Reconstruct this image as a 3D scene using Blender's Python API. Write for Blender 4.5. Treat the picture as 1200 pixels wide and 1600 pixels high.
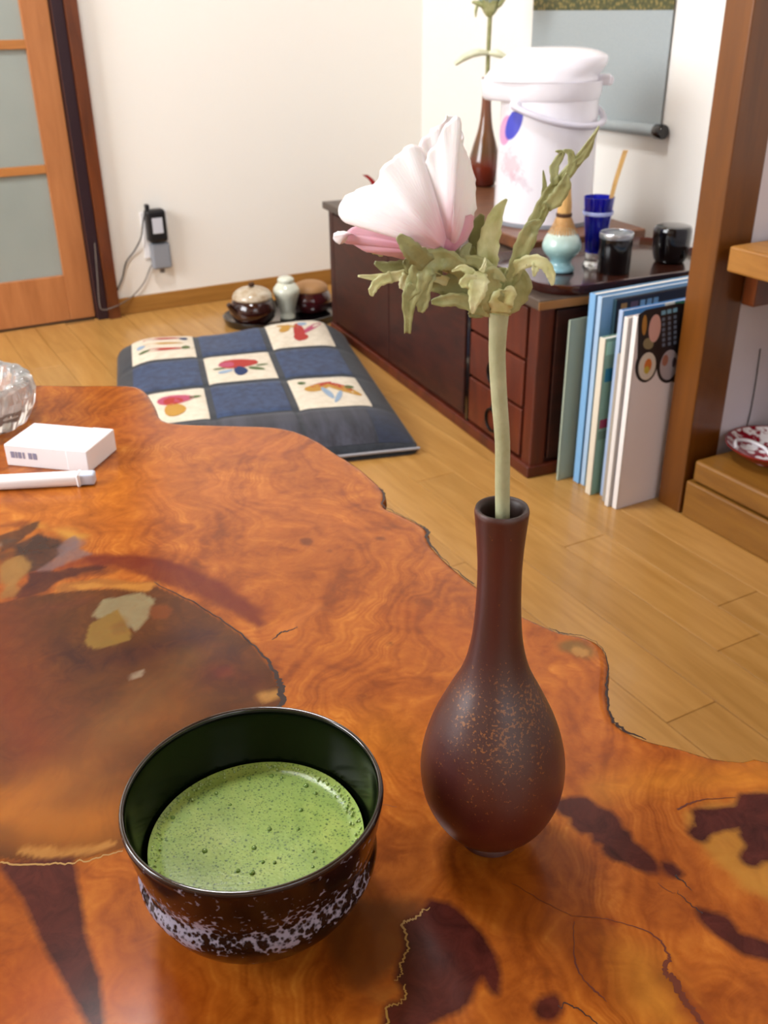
import bpy, bmesh, math, random
import numpy as np
from math import sin, cos, pi, radians, atan2, hypot, sqrt, exp
from mathutils import Vector, Matrix
for o in list(bpy.data.objects): bpy.data.objects.remove(o)
random.seed(7); rng = np.random.RandomState(5)
SC = bpy.context.scene; C = SC.collection

# ------------------------------------------------------------------ camera
F_PX, CX, CY = 1508.0, 600.0, 800.0          # 1200 x 1600 frame
EYE = np.array([0, 0, .735]); TT = .34       # eye height, table height
PITCH, ROLL, YAW = radians(27.644), radians(.657), radians(28.8)
_F = np.array([sin(YAW)*cos(PITCH), cos(YAW)*cos(PITCH), -sin(PITCH)])
_R0 = np.array([cos(YAW), -sin(YAW), 0]); _U0 = np.cross(_R0, _F)
_R = cos(ROLL)*_R0 - sin(ROLL)*_U0; _U = sin(ROLL)*_R0 + cos(ROLL)*_U0
cam_d = bpy.data.cameras.new('camera'); cam = bpy.data.objects.new('camera', cam_d); C.objects.link(cam); SC.camera = cam
cam.matrix_world = Matrix(((_R[0], _U[0], -_F[0], EYE[0]), (_R[1], _U[1], -_F[1], EYE[1]), (_R[2], _U[2], -_F[2], EYE[2]), (0, 0, 0, 1)))
cam_d.sensor_fit = 'VERTICAL'; cam_d.sensor_height = 36; cam_d.lens = 36*F_PX/1600; cam_d.clip_start = .02
cam_d.dof.use_dof = True; cam_d.dof.focus_distance = .50; cam_d.dof.aperture_fstop = 19.0

# ------------------------------------------------------------------ world, lights, exposure
W = bpy.data.worlds.new('world'); SC.world = W; W.use_nodes = True
W.node_tree.nodes['Background'].inputs[0].default_value = (.80, .88, 1, 1); W.node_tree.nodes['Background'].inputs[1].default_value = 1.1
def area(name, loc, target, sx, sy, power, col):
    l = bpy.data.lights.new(name, 'AREA'); l.shape = 'RECTANGLE'; l.size = sx; l.size_y = sy; l.energy = power; l.color = col
    o = bpy.data.objects.new(name, l); C.objects.link(o); o.location = loc
    o.rotation_euler = (Vector(target)-Vector(loc)).to_track_quat('-Z', 'Y').to_euler(); return o
area('daylight_left_window', (-1.78, 1.45, 1.45), (0, 1.45, 1.1), 1.5, 1.2, 72, (.97, .985, 1))
area('daylight_rear_window', (.1, -1.72, 1.55), (.1, 0, 1.2), 1.1, .9, 7, (.93, .96, 1))
SC.view_settings.view_transform = 'Standard'; SC.view_settings.look = 'None'; SC.view_settings.gamma = 1
SC.view_settings.use_curve_mapping = False; SC.view_settings.exposure = 0.0

# ------------------------------------------------------------------ measuring helpers
def ray(x, y): return _F*F_PX + _R*(x-CX) - _U*(y-CY)
def flat(x, y, z):                    # point of the horizontal plane z under a measured spot
    d = ray(x, y); return EYE + d*((z-EYE[2])/d[2])
def plane(x, y, n, p0):
    n = np.array(n, float); d = ray(x, y); return EYE + d*(n@(np.array(p0)-EYE))/(n@d)
def facing(B): return -atan2(B[0], B[1])
# ------------------------------------------------------------------ materials
def lin(h):
    if isinstance(h, str): h = [int(h[i:i+2], 16)/255 for i in (0, 2, 4)]
    else: h = [v/255 for v in h]
    return tuple(v/12.92 if v <= .04045 else ((v+.055)/1.055)**2.4 for v in h) + (1,)
class NT:
    def __init__(s, name):
        s.m = bpy.data.materials.new(name); s.m.use_nodes = True; s.t = s.m.node_tree; s.b = s.t.nodes['Principled BSDF']
    def n(s, typ, **kw):
        o = s.t.nodes.new(typ)
        for k, v in kw.items():
            if hasattr(o, k) and not k[0].isupper(): setattr(o, k, v)
        return o
    def l(s, a, b): s.t.links.new(a, b)
    def coord(s, kind='Object', scale=(1, 1, 1)):
        t = s.n('ShaderNodeTexCoord'); m = s.n('ShaderNodeMapping'); m.inputs['Scale'].default_value = scale
        s.l(t.outputs[kind], m.inputs[0]); return m.outputs[0]
    def noise(s, vec, scale, detail=3, rough=.5, dist=0, out=0):
        o = s.n('ShaderNodeTexNoise'); o.inputs['Scale'].default_value = scale; o.inputs['Detail'].default_value = detail
        o.inputs['Roughness'].default_value = rough; o.inputs['Distortion'].default_value = dist
        if vec is not None: s.l(vec, o.inputs['Vector'])
        return o.outputs[out]
    def ramp(s, fac, stops, interp='LINEAR'):
        r = s.n('ShaderNodeValToRGB'); r.color_ramp.interpolation = interp; e = r.color_ramp.elements
        while len(e) < len(stops): e.new(.5)
        for i, (p, c) in enumerate(stops):
            e[i].position = p; e[i].color = lin(c) if not isinstance(c, (int, float)) else (c, c, c, 1)
        s.l(fac, r.inputs[0]); return r.outputs[0]
    def mix(s, fac, a, b, mode='MIX'):
        o = s.n('ShaderNodeMix'); o.data_type = 'RGBA'; o.blend_type = mode
        for v, k in ((fac, 0), (a, 6), (b, 7)):
            if hasattr(v, 'links'): s.l(v, o.inputs[k])
            elif k == 0: o.inputs[0].default_value = v
            else: o.inputs[k].default_value = lin(v)
        return o.outputs[2]
    def math(s, op, a, b=0, c=None):
        o = s.n('ShaderNodeMath'); o.operation = op
        for i, v in enumerate((a, b) + ((c,) if c is not None else ())):
            if hasattr(v, 'links'): s.l(v, o.inputs[i])
            else: o.inputs[i].default_value = v
        return o.outputs[0]
    def col(s, c): s.l(c, s.b.inputs['Base Color'])
    def bump(s, h, strength=.2, dist=.001):
        o = s.n('ShaderNodeBump'); o.inputs['Strength'].default_value = strength; o.inputs['Distance'].default_value = dist
        s.l(h, o.inputs['Height']); s.l(o.outputs[0], s.b.inputs['Normal'])
    def set(s, **kw):
        for k, v in kw.items():
            k = k.replace('_', ' ')
            s.b.inputs[k].default_value = v
        return s
def M(name, c, rough=.5, metal=0, var=None, vscale=20, bump=0, bscale=200, bdist=.0005, stretch=(1, 1, 1), coat=0, trans=0, ior=1.45, spec=None):
    t = NT(name); t.b.inputs['Base Color'].default_value = lin(c); t.set(Roughness=rough, Metallic=metal, IOR=ior)
    if coat: t.set(Coat_Weight=coat, Coat_Roughness=.08)
    if trans: t.set(Transmission_Weight=trans)
    if spec is not None: t.set(Specular_IOR_Level=spec)
    v = t.coord('Object', stretch)
    if var: t.col(t.ramp(t.noise(v, vscale, 4, .6), [(.3, c), (.72, var)]))
    if bump: t.bump(t.noise(v, bscale, 3), bump, bdist)
    return t.m
def wood(name, dark, light, scale=6, stretch=(1, 14, 14), rough=.4, coat=0, bump=.1, rand=0):
    t = NT(name); t.set(Roughness=rough)
    if coat: t.set(Coat_Weight=coat, Coat_Roughness=.12)
    v = t.coord('Object', stretch); n = t.noise(v, scale, 5, .6, .6)
    c = t.ramp(n, [(.28, dark), (.72, light)])
    if rand:
        oi = t.n('ShaderNodeObjectInfo'); hs = t.n('ShaderNodeHueSaturation')
        a = t.math('MULTIPLY_ADD', oi.outputs['Random'], rand, 1-rand/2)
        t.l(a, hs.inputs['Value']); t.l(c, hs.inputs['Color']); c = hs.outputs[0]
    t.col(c); t.bump(n, bump, .0006); return t.m

mt = {}
mt['plaster'] = M('cream_wallpaper', 'f3f0e9', .9, bump=.35, bscale=260, bdist=.001)
mt['plaster_cool'] = M('pale_lavender_wall', 'd9d8e4', .8, var='cfccda', vscale=5)
mt['ceiling'] = wood('ceiling_board', '8a6c48', 'a5875f', 4, (1, 10, 1), .6)
mt['plank'] = wood('oak_floor', 'a77838', 'c29352', 5, (10, 1, 1), .32, .25, .05, rand=.14)
mt['joint'] = M('floor_joint', '8a6330', .8)
mt['baseb'] = wood('baseboard_wood', '8f6127', 'ab7a38', 6, (1, 12, 12), .45)
mt['door_wood'] = wood('door_wood', 'a5673a', 'bd7d4b', 4, (10, 10, 1), .4)
mt['door_rail'] = wood('door_rail_wood', 'a56a35', 'be7f42', 4, (1, 10, 10), .4)
mt['dark_post'] = wood('dark_post_wood', '4f2510', '743a18', 5, (9, 9, 1), .3, .3)
mt['gap_shade'] = M('door_gap_shade', '2b1820', .35)
mt['post'] = wood('alcove_post_wood', '5a3106', '77440c', 3, (9, 9, 1), .38, .15)
mt['step'] = wood('step_wood', '724815', '926526', 4, (9, 1, 9), .4, .15)
mt['step_side'] = wood('shelf_wood', '8f5d22', 'b57f38', 4, (9, 1, 9), .45)
mt['frost'] = M('frosted_glass', 'b3bbb4', .38, trans=.25, var='a2aca6', vscale=2)
mt['white_plastic'] = M('white_plastic', 'f2f2f4', .32)
mt['black'] = M('black_plastic', '16161a', .35)
mt['grey_pl'] = M('grey_plastic', '8c9098', .45)
mt['cord_b'] = M('black_cord', '2e2a2a', .5)
mt['cord_g'] = M('grey_cord', '6f6660', .6)
mt['iron'] = M('black_iron', '0e0c0c', .4, .6)
mt['cab'] = wood('dark_chest_wood', '260b07', '44190d', 5, (3, 3, 9), .5, 0)
mt['cab_red'] = wood('red_chest_wood', '421508', '64260f', 4, (9, 9, 2), .45, .05)
mt['cab_top'] = wood('chest_top', '403630', '5b4d42', 5, (9, 1, 9), .42)
mt['cab_edge'] = wood('worn_edge_wood', '7e5429', 'a5753c', 8, (1, 6, 6), .5)
mt['board'] = wood('brown_board', '573320', '7a4c2e', 6, (1, 9, 9), .4)
mt['lacq'] = M('black_lacquer', '150806', .12, coat=.6)
mt['lacq_red'] = M('dark_red_lacquer', '3c140e', .18, coat=.5)
mt['lacq_in'] = M('tray_lacquer', '33180f', .2, coat=.5)
def celadon():
    t = NT('celadon_glaze'); t.set(Roughness=.18, Coat_Weight=.5)
    v = t.coord('Object'); s = t.n('ShaderNodeSeparateXYZ'); t.l(v, s.inputs[0])
    t.col(t.ramp(t.math('MULTIPLY', s.outputs[2], 14), [(.05, '86b6c4'), (.45, '9ccbcb'), (1, 'c3cfc2')])); return t.m
mt['celadon'] = celadon()
mt['bamboo'] = M('bamboo', 'c79a58', .5, var='dfb878', vscale=60, stretch=(8, 8, 1))
mt['bamboo_l'] = M('bamboo_tines', 'cfa268', .6, var='b88a50', vscale=90, stretch=(5, 5, .4))
mt['thread'] = M('dark_thread', '4a2f1c', .8)
mt['cobalt'] = M('cobalt_glass', (18, 30, 190), .06, trans=.75, ior=1.5)
mt['clear'] = M('clear_glass', 'f2f6f6', .03, trans=1, ior=1.5)
mt['silver'] = M('brushed_silver', 'b9bcc0', .3, .9)
mt['blk_gloss'] = M('gloss_black', '0d0a0c', .15, coat=.6)
mt['white_glaze'] = M('pale_green_white_glaze', 'd9dccb', .15, coat=.5)
mt['brown_glaze'] = M('dark_amber_glaze', '2e0e08', .08, coat=.8)
mt['red_glaze'] = M('dark_cherry_glaze', '3c0f14', .1, coat=.8)
mt['pot_lid'] = M('ivory_glaze', 'cfc3ae', .2, coat=.5, var='a68d6b', vscale=60)
mt['red_lacq'] = M('red_lacquer', '8e1d1e', .2, coat=.4)
mt['lid_wood'] = M('tan_lid', 'a77b4e', .5)
mt['silk'] = M('grey_blue_silk', '9ba5a8', .7, var='a5adae', vscale=300, bump=.1)
def brocade():
    t = NT('olive_brocade'); t.set(Roughness=.6); v = t.coord('Object')
    o = t.n('ShaderNodeTexVoronoi'); o.inputs['Scale'].default_value = 110; t.l(v, o.inputs['Vector'])
    t.col(t.ramp(o.outputs[0], [(.2, '8d7c46'), (.45, '55532e'), (.8, '3c4428')])); return t.m
mt['brocade'] = brocade()

def vase_mat():
    t = NT('unglazed_maroon_stoneware'); t.set(Roughness=.36, Specular_IOR_Level=.9)
    v = t.coord('Object'); s = t.n('ShaderNodeSeparateXYZ'); t.l(v, s.inputs[0]); z = s.outputs[2]
    base = t.ramp(t.math('MULTIPLY', z, 5), [(0, '45140d'), (.14, '541811'), (.3, '471a16'), (.48, '3c1917'), (.6, '3d1314'), (.9, '471614'), (1, '3c1412')])
    haze = t.noise(v, 28, 3, .6); base = t.mix(t.math('MULTIPLY', haze, .35), base, '4a261c')
    sp = t.noise(v, 620, 2, .6); cl = t.noise(v, 55, 3, .6)
    # speckles gather around the shoulder, on the side that was rained on by ash
    zb = t.ramp(t.math('MULTIPLY', z, 5), [(.2, 0.0), (.33, .55), (.46, 1.0), (.58, .5), (.64, 0.0)])
    xs = t.ramp(t.math('MULTIPLY_ADD', s.outputs[0], 16, .5), [(.0, .15), (.3, .8), (.55, 1.0), (.85, .9), (1, .3)])
    k = t.math('MULTIPLY', t.math('MULTIPLY', zb, xs), t.math('MULTIPLY_ADD', cl, 1.7, -.05))
    f = t.math('ADD', sp, t.math('MULTIPLY', k, .20)); f = t.ramp(f, [(.69, 0.0), (.75, 1.0)])
    f = t.math('MULTIPLY', f, .62)
    t.col(t.mix(f, base, '9a5f26')); t.bump(sp, .12, .0004); return t.m
mt['vase'] = vase_mat()
def vase2_mat():
    t = NT('glazed_amber_stoneware'); t.set(Roughness=.15, Coat_Weight=.4); v = t.coord('Object'); s = t.n('ShaderNodeSeparateXYZ'); t.l(v, s.inputs[0])
    t.col(t.ramp(t.math('MULTIPLY', s.outputs[2], 4.2), [(0, '4a160c'), (.2, '6a2413'), (.34, '5b3c1e'), (.5, '6b4322'), (.8, '7a4a36'), (1, '6d4030')])); return t.m
mt['vase2'] = vase2_mat()

def bowl_out():
    t = NT('tenmoku_glaze_outside'); t.set(Roughness=.14, Specular_IOR_Level=.3)
    v = t.coord('Object'); s = t.n('ShaderNodeSeparateXYZ'); t.l(v, s.inputs[0]); x, y, z = s.outputs[0], s.outputs[1], s.outputs[2]
    base = t.ramp(t.noise(v, 40, 4, .6), [(.35, '0c0706'), (.7, '1d0f0b')])
    base = t.mix(t.ramp(t.math('MULTIPLY', z, 12), [(.78, 0.0), (.9, .8)]), base, '24110b')
    vo = t.n('ShaderNodeTexVoronoi'); vo.inputs['Scale'].default_value = 330; t.l(v, vo.inputs['Vector'])
    lace = t.ramp(t.math('ADD', vo.outputs[0], t.math('MULTIPLY', t.noise(v, 700, 2), .35)), [(.52, 0.0), (.80, 1.0)])
    # lace band: drips between z 22 and 50 mm, strongest on the left of the near side
    big = t.noise(v, 42, 3, .65)
    ang = t.n('ShaderNodeMath'); ang.operation = 'ARCTAN2'; t.l(y, ang.inputs[0]); t.l(x, ang.inputs[1])
    a = t.math('MULTIPLY_ADD', ang.outputs[0], 1/(2*pi), .5)      # local x to the right of the view, -y toward the viewer: left .0, near .25, right .5
    am = t.ramp(a, [(.0, .3), (.04, .6), (.17, .72), (.21, .5), (.30, .56), (.36, .4), (.40, .52), (.45, 0.0)])
    zm = t.ramp(t.math('MULTIPLY_ADD', big, .35, t.math('MULTIPLY', z, 12)), [(.55, 0.0), (.63, 1.0), (.74, .9), (.84, .5), (.93, 0.0)])
    m = t.math('MULTIPLY', t.math('MULTIPLY', am, zm), t.ramp(big, [(.38, .35), (.55, 1.0)]))
    vo2 = t.n('ShaderNodeTexVoronoi'); vo2.inputs['Scale'].default_value = 620; t.l(v, vo2.inputs['Vector'])
    ln = t.math('MULTIPLY', t.math('ADD', t.math('MULTIPLY', vo.outputs[0], .8), t.math('MULTIPLY', vo2.outputs[0], .5)), .5)
    f = t.ramp(t.math('ADD', t.math('MULTIPLY', ln, 1.25), t.math('MULTIPLY', m, .48)), [(.60, 0.0), (.76, 1.0)])
    t.col(t.mix(t.math('MULTIPLY', f, .85), base, '9a98ac')); return t.m
mt['bowl_out'] = bowl_out()
mt['bowl_in'] = M('dark_green_glaze', '040603', .16, spec=.28, var='0a1406', vscale=30)
mt['foot'] = M('foot_clay', '2a1711', .5)

def tea_mat():
    t = NT('matcha_foam'); t.set(Roughness=.28, Subsurface_Weight=.15, Subsurface_Scale=.004)
    v = t.coord('Object'); a = t.noise(v, 45, 4, .6, 1.0)
    base = t.ramp(a, [(.3, '7f9c45'), (.5, '90ab50'), (.7, 'a0b65a')])
    for sc, lo, hi, amt in ((340, .13, .26, .8), (700, .18, .38, .6), (170, .05, .09, .9)):
        vo = t.n('ShaderNodeTexVoronoi'); vo.inputs['Scale'].default_value = sc; t.l(v, vo.inputs['Vector'])
        d = t.ramp(vo.outputs[0], [(lo, amt), (hi, 0.0)]); base = t.mix(d, base, '34541f')
    t.col(base); t.bump(t.noise(v, 600, 3), .25, .0004); return t.m
mt['tea'] = tea_mat()
mt['bubble'] = M('tea_bubble', '6f8f42', .05, coat=.8); mt['froth'] = M('pale_froth', 'a3b870', .15, coat=.5)
mt['tea_edge'] = M('foam_rim', 'b4c48a', .3, bump=.4, bscale=500)

def petal_mat(name, base_c, mid_c):
    t = NT(name); t.set(Roughness=.55, Subsurface_Weight=.12, Subsurface_Scale=.004, Sheen_Weight=.2)
    at = t.n('ShaderNodeAttribute'); at.attribute_name = 'tip'; v = t.coord('Object')
    an = t.n('ShaderNodeAttribute'); an.attribute_name = 'vein'
    vn = t.noise(None, 60, 2); t.l(an.outputs['Vector'], t.t.nodes[-1].inputs['Vector'])
    f = t.math('ADD', at.outputs['Fac'], t.math('MULTIPLY_ADD', vn, .5, -.25))
    t.col(t.ramp(f, [(.1, base_c), (.45, mid_c), (.85, 'f8f3f4' if 'white' in name else 'e4b0bf')])); t.bump(vn, .3, .0006); return t.m
mt['petal'] = petal_mat('white_pink_petal', 'e8b9c8', 'f4e6ea')
mt['petal_p'] = petal_mat('pink_petal', 'd0849e', 'dc9cb0')
def leaf_mat(name, d, l):
    t = NT(name); t.set(Roughness=.42, Specular_IOR_Level=.5); v = t.coord('Object')
    t.col(t.ramp(t.noise(v, 90, 3, .6), [(.3, d), (.7, l)])); t.bump(t.noise(v, 900, 2), .35, .0005); return t.m
mt['leaf'] = leaf_mat('olive_leaf', '949963', 'bfc08c')
mt['leaf_l'] = leaf_mat('lime_leaf', 'c6ca86', 'eeefc2')
mt['leaf_d'] = leaf_mat('dull_leaf', '7f8052', '9c9c6a')
mt['stem'] = leaf_mat('sage_stem', 'a2a37c', 'b6b792')
mt['leaf2'] = leaf_mat('pale_leaf', 'd5d8b4', 'e3e4c8')
mt['petal2'] = M('blue_grey_petal', 'a9c0bd', .6)

# ------------------------------------------------------------------ object helpers
def tag(o, label=None, cat=None, group=None, kind=None):
    if label: o['label'] = label
    if cat: o['category'] = cat
    if group: o['group'] = group
    if kind: o['kind'] = kind
    return o
def empty(name, loc, rz, label, cat, group=None, rot=None):
    o = bpy.data.objects.new(name, None); C.objects.link(o); o.location = [float(v) for v in loc]; o.rotation_euler = rot or (0, 0, rz)
    o.empty_display_size = .02; return tag(o, label, cat, group)
def mesh(name, V, Fc, m, parent=None, smooth=False, loc=None, rz=0, mi=None):
    me = bpy.data.meshes.new(name); me.from_pydata([tuple(map(float, v)) for v in V], [], Fc)
    for q in (m if isinstance(m, (list, tuple)) else [m]): me.materials.append(q)
    if mi is not None: me.polygons.foreach_set('material_index', mi)
    bm = bmesh.new(); bm.from_mesh(me); bmesh.ops.recalc_face_normals(bm, faces=bm.faces); bm.to_mesh(me); bm.free()
    if smooth:
        for p in me.polygons: p.use_smooth = True
        me.set_sharp_from_angle(angle=radians(48))
    o = bpy.data.objects.new(name, me); C.objects.link(o)
    if parent: o.parent = parent
    if loc is not None: o.location = [float(v) for v in loc]
    if rz: o.rotation_euler = (0, 0, rz)
    return o
def bmobj(name, bm, m, parent=None, smooth=True, loc=None, rz=0):
    bmesh.ops.recalc_face_normals(bm, faces=bm.faces)
    me = bpy.data.meshes.new(name); bm.to_mesh(me); bm.free()
    for q in (m if isinstance(m, (list, tuple)) else [m]): me.materials.append(q)
    if smooth:
        for p in me.polygons: p.use_smooth = True
    o = bpy.data.objects.new(name, me); C.objects.link(o)
    if parent: o.parent = parent
    if loc is not None: o.location = [float(v) for v in loc]
    if rz: o.rotation_euler = (0, 0, rz)
    return o
def box_bm(x0, x1, y0, y1, z0, z1, bev=.001, seg=2, bm=None):
    own = bm is None; b = bmesh.new()
    vs = [b.verts.new((x, y, z)) for x in (x0, x1) for y in (y0, y1) for z in (z0, z1)]
    for f in ((0, 1, 3, 2), (4, 6, 7, 5), (0, 4, 5, 1), (2, 3, 7, 6), (0, 2, 6, 4), (1, 5, 7, 3)): b.faces.new([vs[i] for i in f])
    if bev: bmesh.ops.bevel(b, geom=b.edges[:], offset=bev, segments=seg, affect='EDGES', profile=.5)
    return b
def box(name, x0, x1, y0, y1, z0, z1, m, parent=None, bev=.001, seg=2, loc=None, rz=0):
    return bmobj(name, box_bm(x0, x1, y0, y1, z0, z1, bev, seg), m, parent, False, loc, rz)
def lathe(name, prof, m, parent=None, n=48, loc=None, mod=None, cap=True, rz=0):
    V, Fc = [], []
    for r, z in prof:
        for i in range(n):
            a = 2*pi*i/n; rr = r if mod is None else mod(r, z, a)
            V.append((rr*cos(a), rr*sin(a), z))
    for k in range(len(prof)-1):
        for i in range(n):
            j = (i+1) % n; Fc.append((k*n+i, k*n+j, (k+1)*n+j, (k+1)*n+i))
    if cap:
        for k in (0, len(prof)-1):
            if prof[k][0] > 1e-5: Fc.append(tuple(range(k*n, k*n+n)))
    o = mesh(name, V, Fc, m, parent, True, loc, rz)
    bm = bmesh.new(); bm.from_mesh(o.data); bmesh.ops.remove_doubles(bm, verts=bm.verts, dist=1e-6); bm.to_mesh(o.data); bm.free()
    return o
def smooth_prof(pts, k=5):
    P = [np.array(p, float) for p in pts]; out = []
    for i in range(len(P)-1):
        p0, p1, p2, p3 = P[max(i-1, 0)], P[i], P[i+1], P[min(i+2, len(P)-1)]
        for j in range(k):
            t = j/k; out.append(.5*((2*p1)+(-p0+p2)*t+(2*p0-5*p1+4*p2-p3)*t*t+(-p0+3*p1-3*p2+p3)*t**3))
    out.append(P[-1]); return out
def tube(name, pts, r, m, parent=None, n=10, k=6, loc=None, rs=None):
    P = smooth_prof(pts, k) if k > 1 else [np.array(p, float) for p in pts]
    V, Fc = [], []; N = len(P); up = np.array([0, 0, 1.])
    R = [r]*N if rs is None else list(np.interp(np.linspace(0, 1, N), np.linspace(0, 1, len(rs)), rs))
    for i in range(N):
        t = P[min(i+1, N-1)]-P[max(i-1, 0)]; t = t/np.linalg.norm(t)
        ref = up if abs(t[2]) < .9 else np.array([1., 0, 0])
        a = np.cross(t, ref); a /= np.linalg.norm(a); b = np.cross(t, a)
        if i and np.dot(a, pa) < 0: a, b = -a, -b
        if i: # parallel transport
            a = pa - t*np.dot(pa, t); a /= np.linalg.norm(a); b = np.cross(t, a)
        pa = a
        for j in range(n):
            q = 2*pi*j/n; V.append(P[i]+R[i]*(a*cos(q)+b*sin(q)))
    for i in range(N-1):
        for j in range(n):
            jj = (j+1) % n; Fc.append((i*n+j, i*n+jj, (i+1)*n+jj, (i+1)*n+j))
    Fc.append(tuple(range(n))); Fc.append(tuple(range((N-1)*n, N*n)))
    return mesh(name, V, Fc, m, parent, True, loc)
def prism(name, poly, z0, z1, m, parent=None, bev=0, loc=None, rz=0, smooth=False):
    b = bmesh.new(); vs = [b.verts.new((p[0], p[1], z0)) for p in poly]; f = b.faces.new(vs)
    r = bmesh.ops.extrude_face_region(b, geom=[f]); bmesh.ops.translate(b, verts=[v for v in r['geom'] if isinstance(v, bmesh.types.BMVert)], vec=(0, 0, z1-z0))
    if bev: bmesh.ops.bevel(b, geom=[e for e in b.edges if abs(e.verts[0].co.z-e.verts[1].co.z) < 1e-6], offset=bev, segments=2, affect='EDGES')
    return bmobj(name, b, m, parent, smooth, loc, rz)
def rrect(x0, x1, y0, y1, r, n=6):
    out = []
    for cx, cy, a0 in ((x1-r, y1-r, 0), (x0+r, y1-r, 90), (x0+r, y0+r, 180), (x1-r, y0+r, 270)):
        for i in range(n+1):
            a = radians(a0+90*i/n); out.append((cx+r*cos(a), cy+r*sin(a)))
    return out
def struct(o): o['kind'] = 'structure'; return o
def solid(o, th, off=0):
    s = o.modifiers.new('thickness', 'SOLIDIFY'); s.thickness = th; s.offset = off; return o

# ------------------------------------------------------------------ the room
XL, XR, YF, YB, ZC = -1.6, 1.57, -1.5, 2.6, 2.4
XS = 1.088                                   # face of the raised alcove step
floor = struct(box('floor', XL-.1, XR+.1, YF-.1, YB+.12, -.12, -.0035, mt['joint'], bev=0))
pm = {}
for k in range(42):                           # boards run away along y, 78 mm wide
    x0 = .703 - .078*22 + .078*k
    if x0 > XR-.01 or x0+.078 < XL: continue
    y = YF; first = True; xa, xb = max(x0, XL), min(x0+.078, XR)
    near = .2 < x0 < 1.2
    cuts = {22: [.608], 23: [.2, 1.3], 24: [.68, .99, 1.9], 25: [.755, 1.7], 26: [.4, 1.35, 2.1]}.get(k)
    ys = [YF] + (cuts if cuts else list(np.cumsum([.1+random.random()*.5]+[(.75 if near else 1.3)*(.6+.7*random.random()) for _ in range(8)])+YF)) + [YB]
    ys = sorted(v for v in ys if v <= YB)
    if cuts: ys = sorted(set(ys+[-.5]))
    for a, b in zip(ys[:-1], ys[1:]):
        if b-a < .02: continue
        w, L = xb-xa, b-a; key = (round(w, 3), round(L, 3))
        o = box('floor_board', xa+.0004, xb-.0004, a+.0004, b-.0004, -.0045, 0, mt['plank'], floor, bev=.0006, seg=1)
T1 = .1
wl = [(XL, .35), (2.55, YB)]
def wall(name, *a, m='plaster'): return struct(box(name, *a, mt[m], bev=0))
wall('wall_back', .60, XR+.1, YB, YB+.1, 0, ZC)
wall('wall_right', XR, XR+.1, YF-.1, YB, 0, ZC)
struct(box('ceiling', XL-.1, XR+.1, YF-.1, YB+.1, ZC, ZC+.08, mt['ceiling'], bev=0))
part_w = wall('wall_partition', 1.156, XR, .986, 1.016, 0, ZC, m='plaster_cool')
# left wall with window opening (outside the frame; it gives the daylight)
def pierced(name, axis, c0, c1, u0, u1, a, b, z0, z1):
    bm = bmesh.new(); V = []; Fs = []
    for (p, q, r, s) in ((u0, a, 0, ZC), (b, u1, 0, ZC), (a, b, 0, z0), (a, b, z1, ZC)):
        n = len(V)
        for x in (c0, c1):
            for y in (p, q):
                for z in (r, s): V.append((x, y, z) if axis == 'x' else (y, x, z))
        Fs += [tuple(n+i for i in f) for f in ((0, 1, 3, 2), (4, 6, 7, 5), (0, 4, 5, 1), (2, 3, 7, 6), (0, 2, 6, 4), (1, 5, 7, 3))]
    return struct(mesh(name, V, Fs, mt['plaster']))
pierced('wall_left', 'x', XL-.1, XL, YF-.1, YB, .6, 2.3, .75, 2.1)
pierced('wall_front', 'y', YF-.1, YF, XL, XR, -.55, .75, 1.0, 2.1)
pierced('wall_back_left', 'y', YB+.01, YB+.1, XL-.1, .60, -.32, .565, .0, 1.95) if False else wall('wall_above_door', XL-.1, .60, YB, YB+.1, 1.86, ZC)
wall('wall_back_left', XL-.1, -.34, YB, YB+.1, 0, 1.86)
def window(name, axis, c, a, b, z0, z1):
    w = bpy.data.objects.new(name, None); C.objects.link(w); struct(w)
    P = (lambda n, u0, u1, z0, z1, t=.03, m='door_wood': box(n, *((c-t, c, u0, u1) if axis == 'x' else (u0, u1, c-t, c)), z0, z1, mt[m], w, bev=.002))
    P('frame_stile', a, a+.04, z0, z1); P('frame_stile', b-.04, b, z0, z1); P('frame_rail', a+.04, b-.04, z0, z0+.04); P('frame_rail', a+.04, b-.04, z1-.04, z1)
    P('mullion', (a+b)/2-.02, (a+b)/2+.02, z0+.04, z1-.04)
window('window_1', 'x', XL-.03, .6, 2.3, .75, 2.1); window('window_2', 'y', YF-.03, -.55, .75, 1.0, 2.1)
struct(box('baseboard_back', .612, XR, YB-.008, YB, 0, .045, mt['baseb'], bev=.002))
# sliding door
door = bpy.data.objects.new('door_1', None); C.objects.link(door); struct(door)
yd = YB+.004
box('stile', .488, .553, yd-.0, yd+.03, .004, 1.85, mt['door_wood'], door, bev=.002)
box('stile', -.335, -.27, yd, yd+.03, .004, 1.85, mt['door_wood'], door, bev=.002)
box('bottom_rail', -.27, .488, yd+.001, yd+.029, .004, .122, mt['door_wood'], door, bev=.002)
box('top_rail', -.27, .488, yd+.001, yd+.029, 1.79, 1.85, mt['door_wood'], door, bev=.002)
zs = [.122, .376, .655, .935, 1.215, 1.50, 1.79]
for i, z in enumerate(zs[1:-1]): box('glazing_bar', -.27, .488, yd+.003, yd+.022, z, z+.02, mt['door_rail'], door, bev=.001)
for i in range(6):
    box('pane', -.27, .488, yd+.012, yd+.017, zs[i]+(.02 if i else 0), zs[i+1], mt['frost'], door, bev=0)
hall = struct(box('wall_hall', XL-.1, .7, YB+.5, YB+.55, 0, ZC, mt['plaster'], bev=0))
p1 = struct(box('trim_1', .582, .613, YB-.032, YB+.1, 0, ZC, mt['dark_post'], bev=.002)); 
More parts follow.
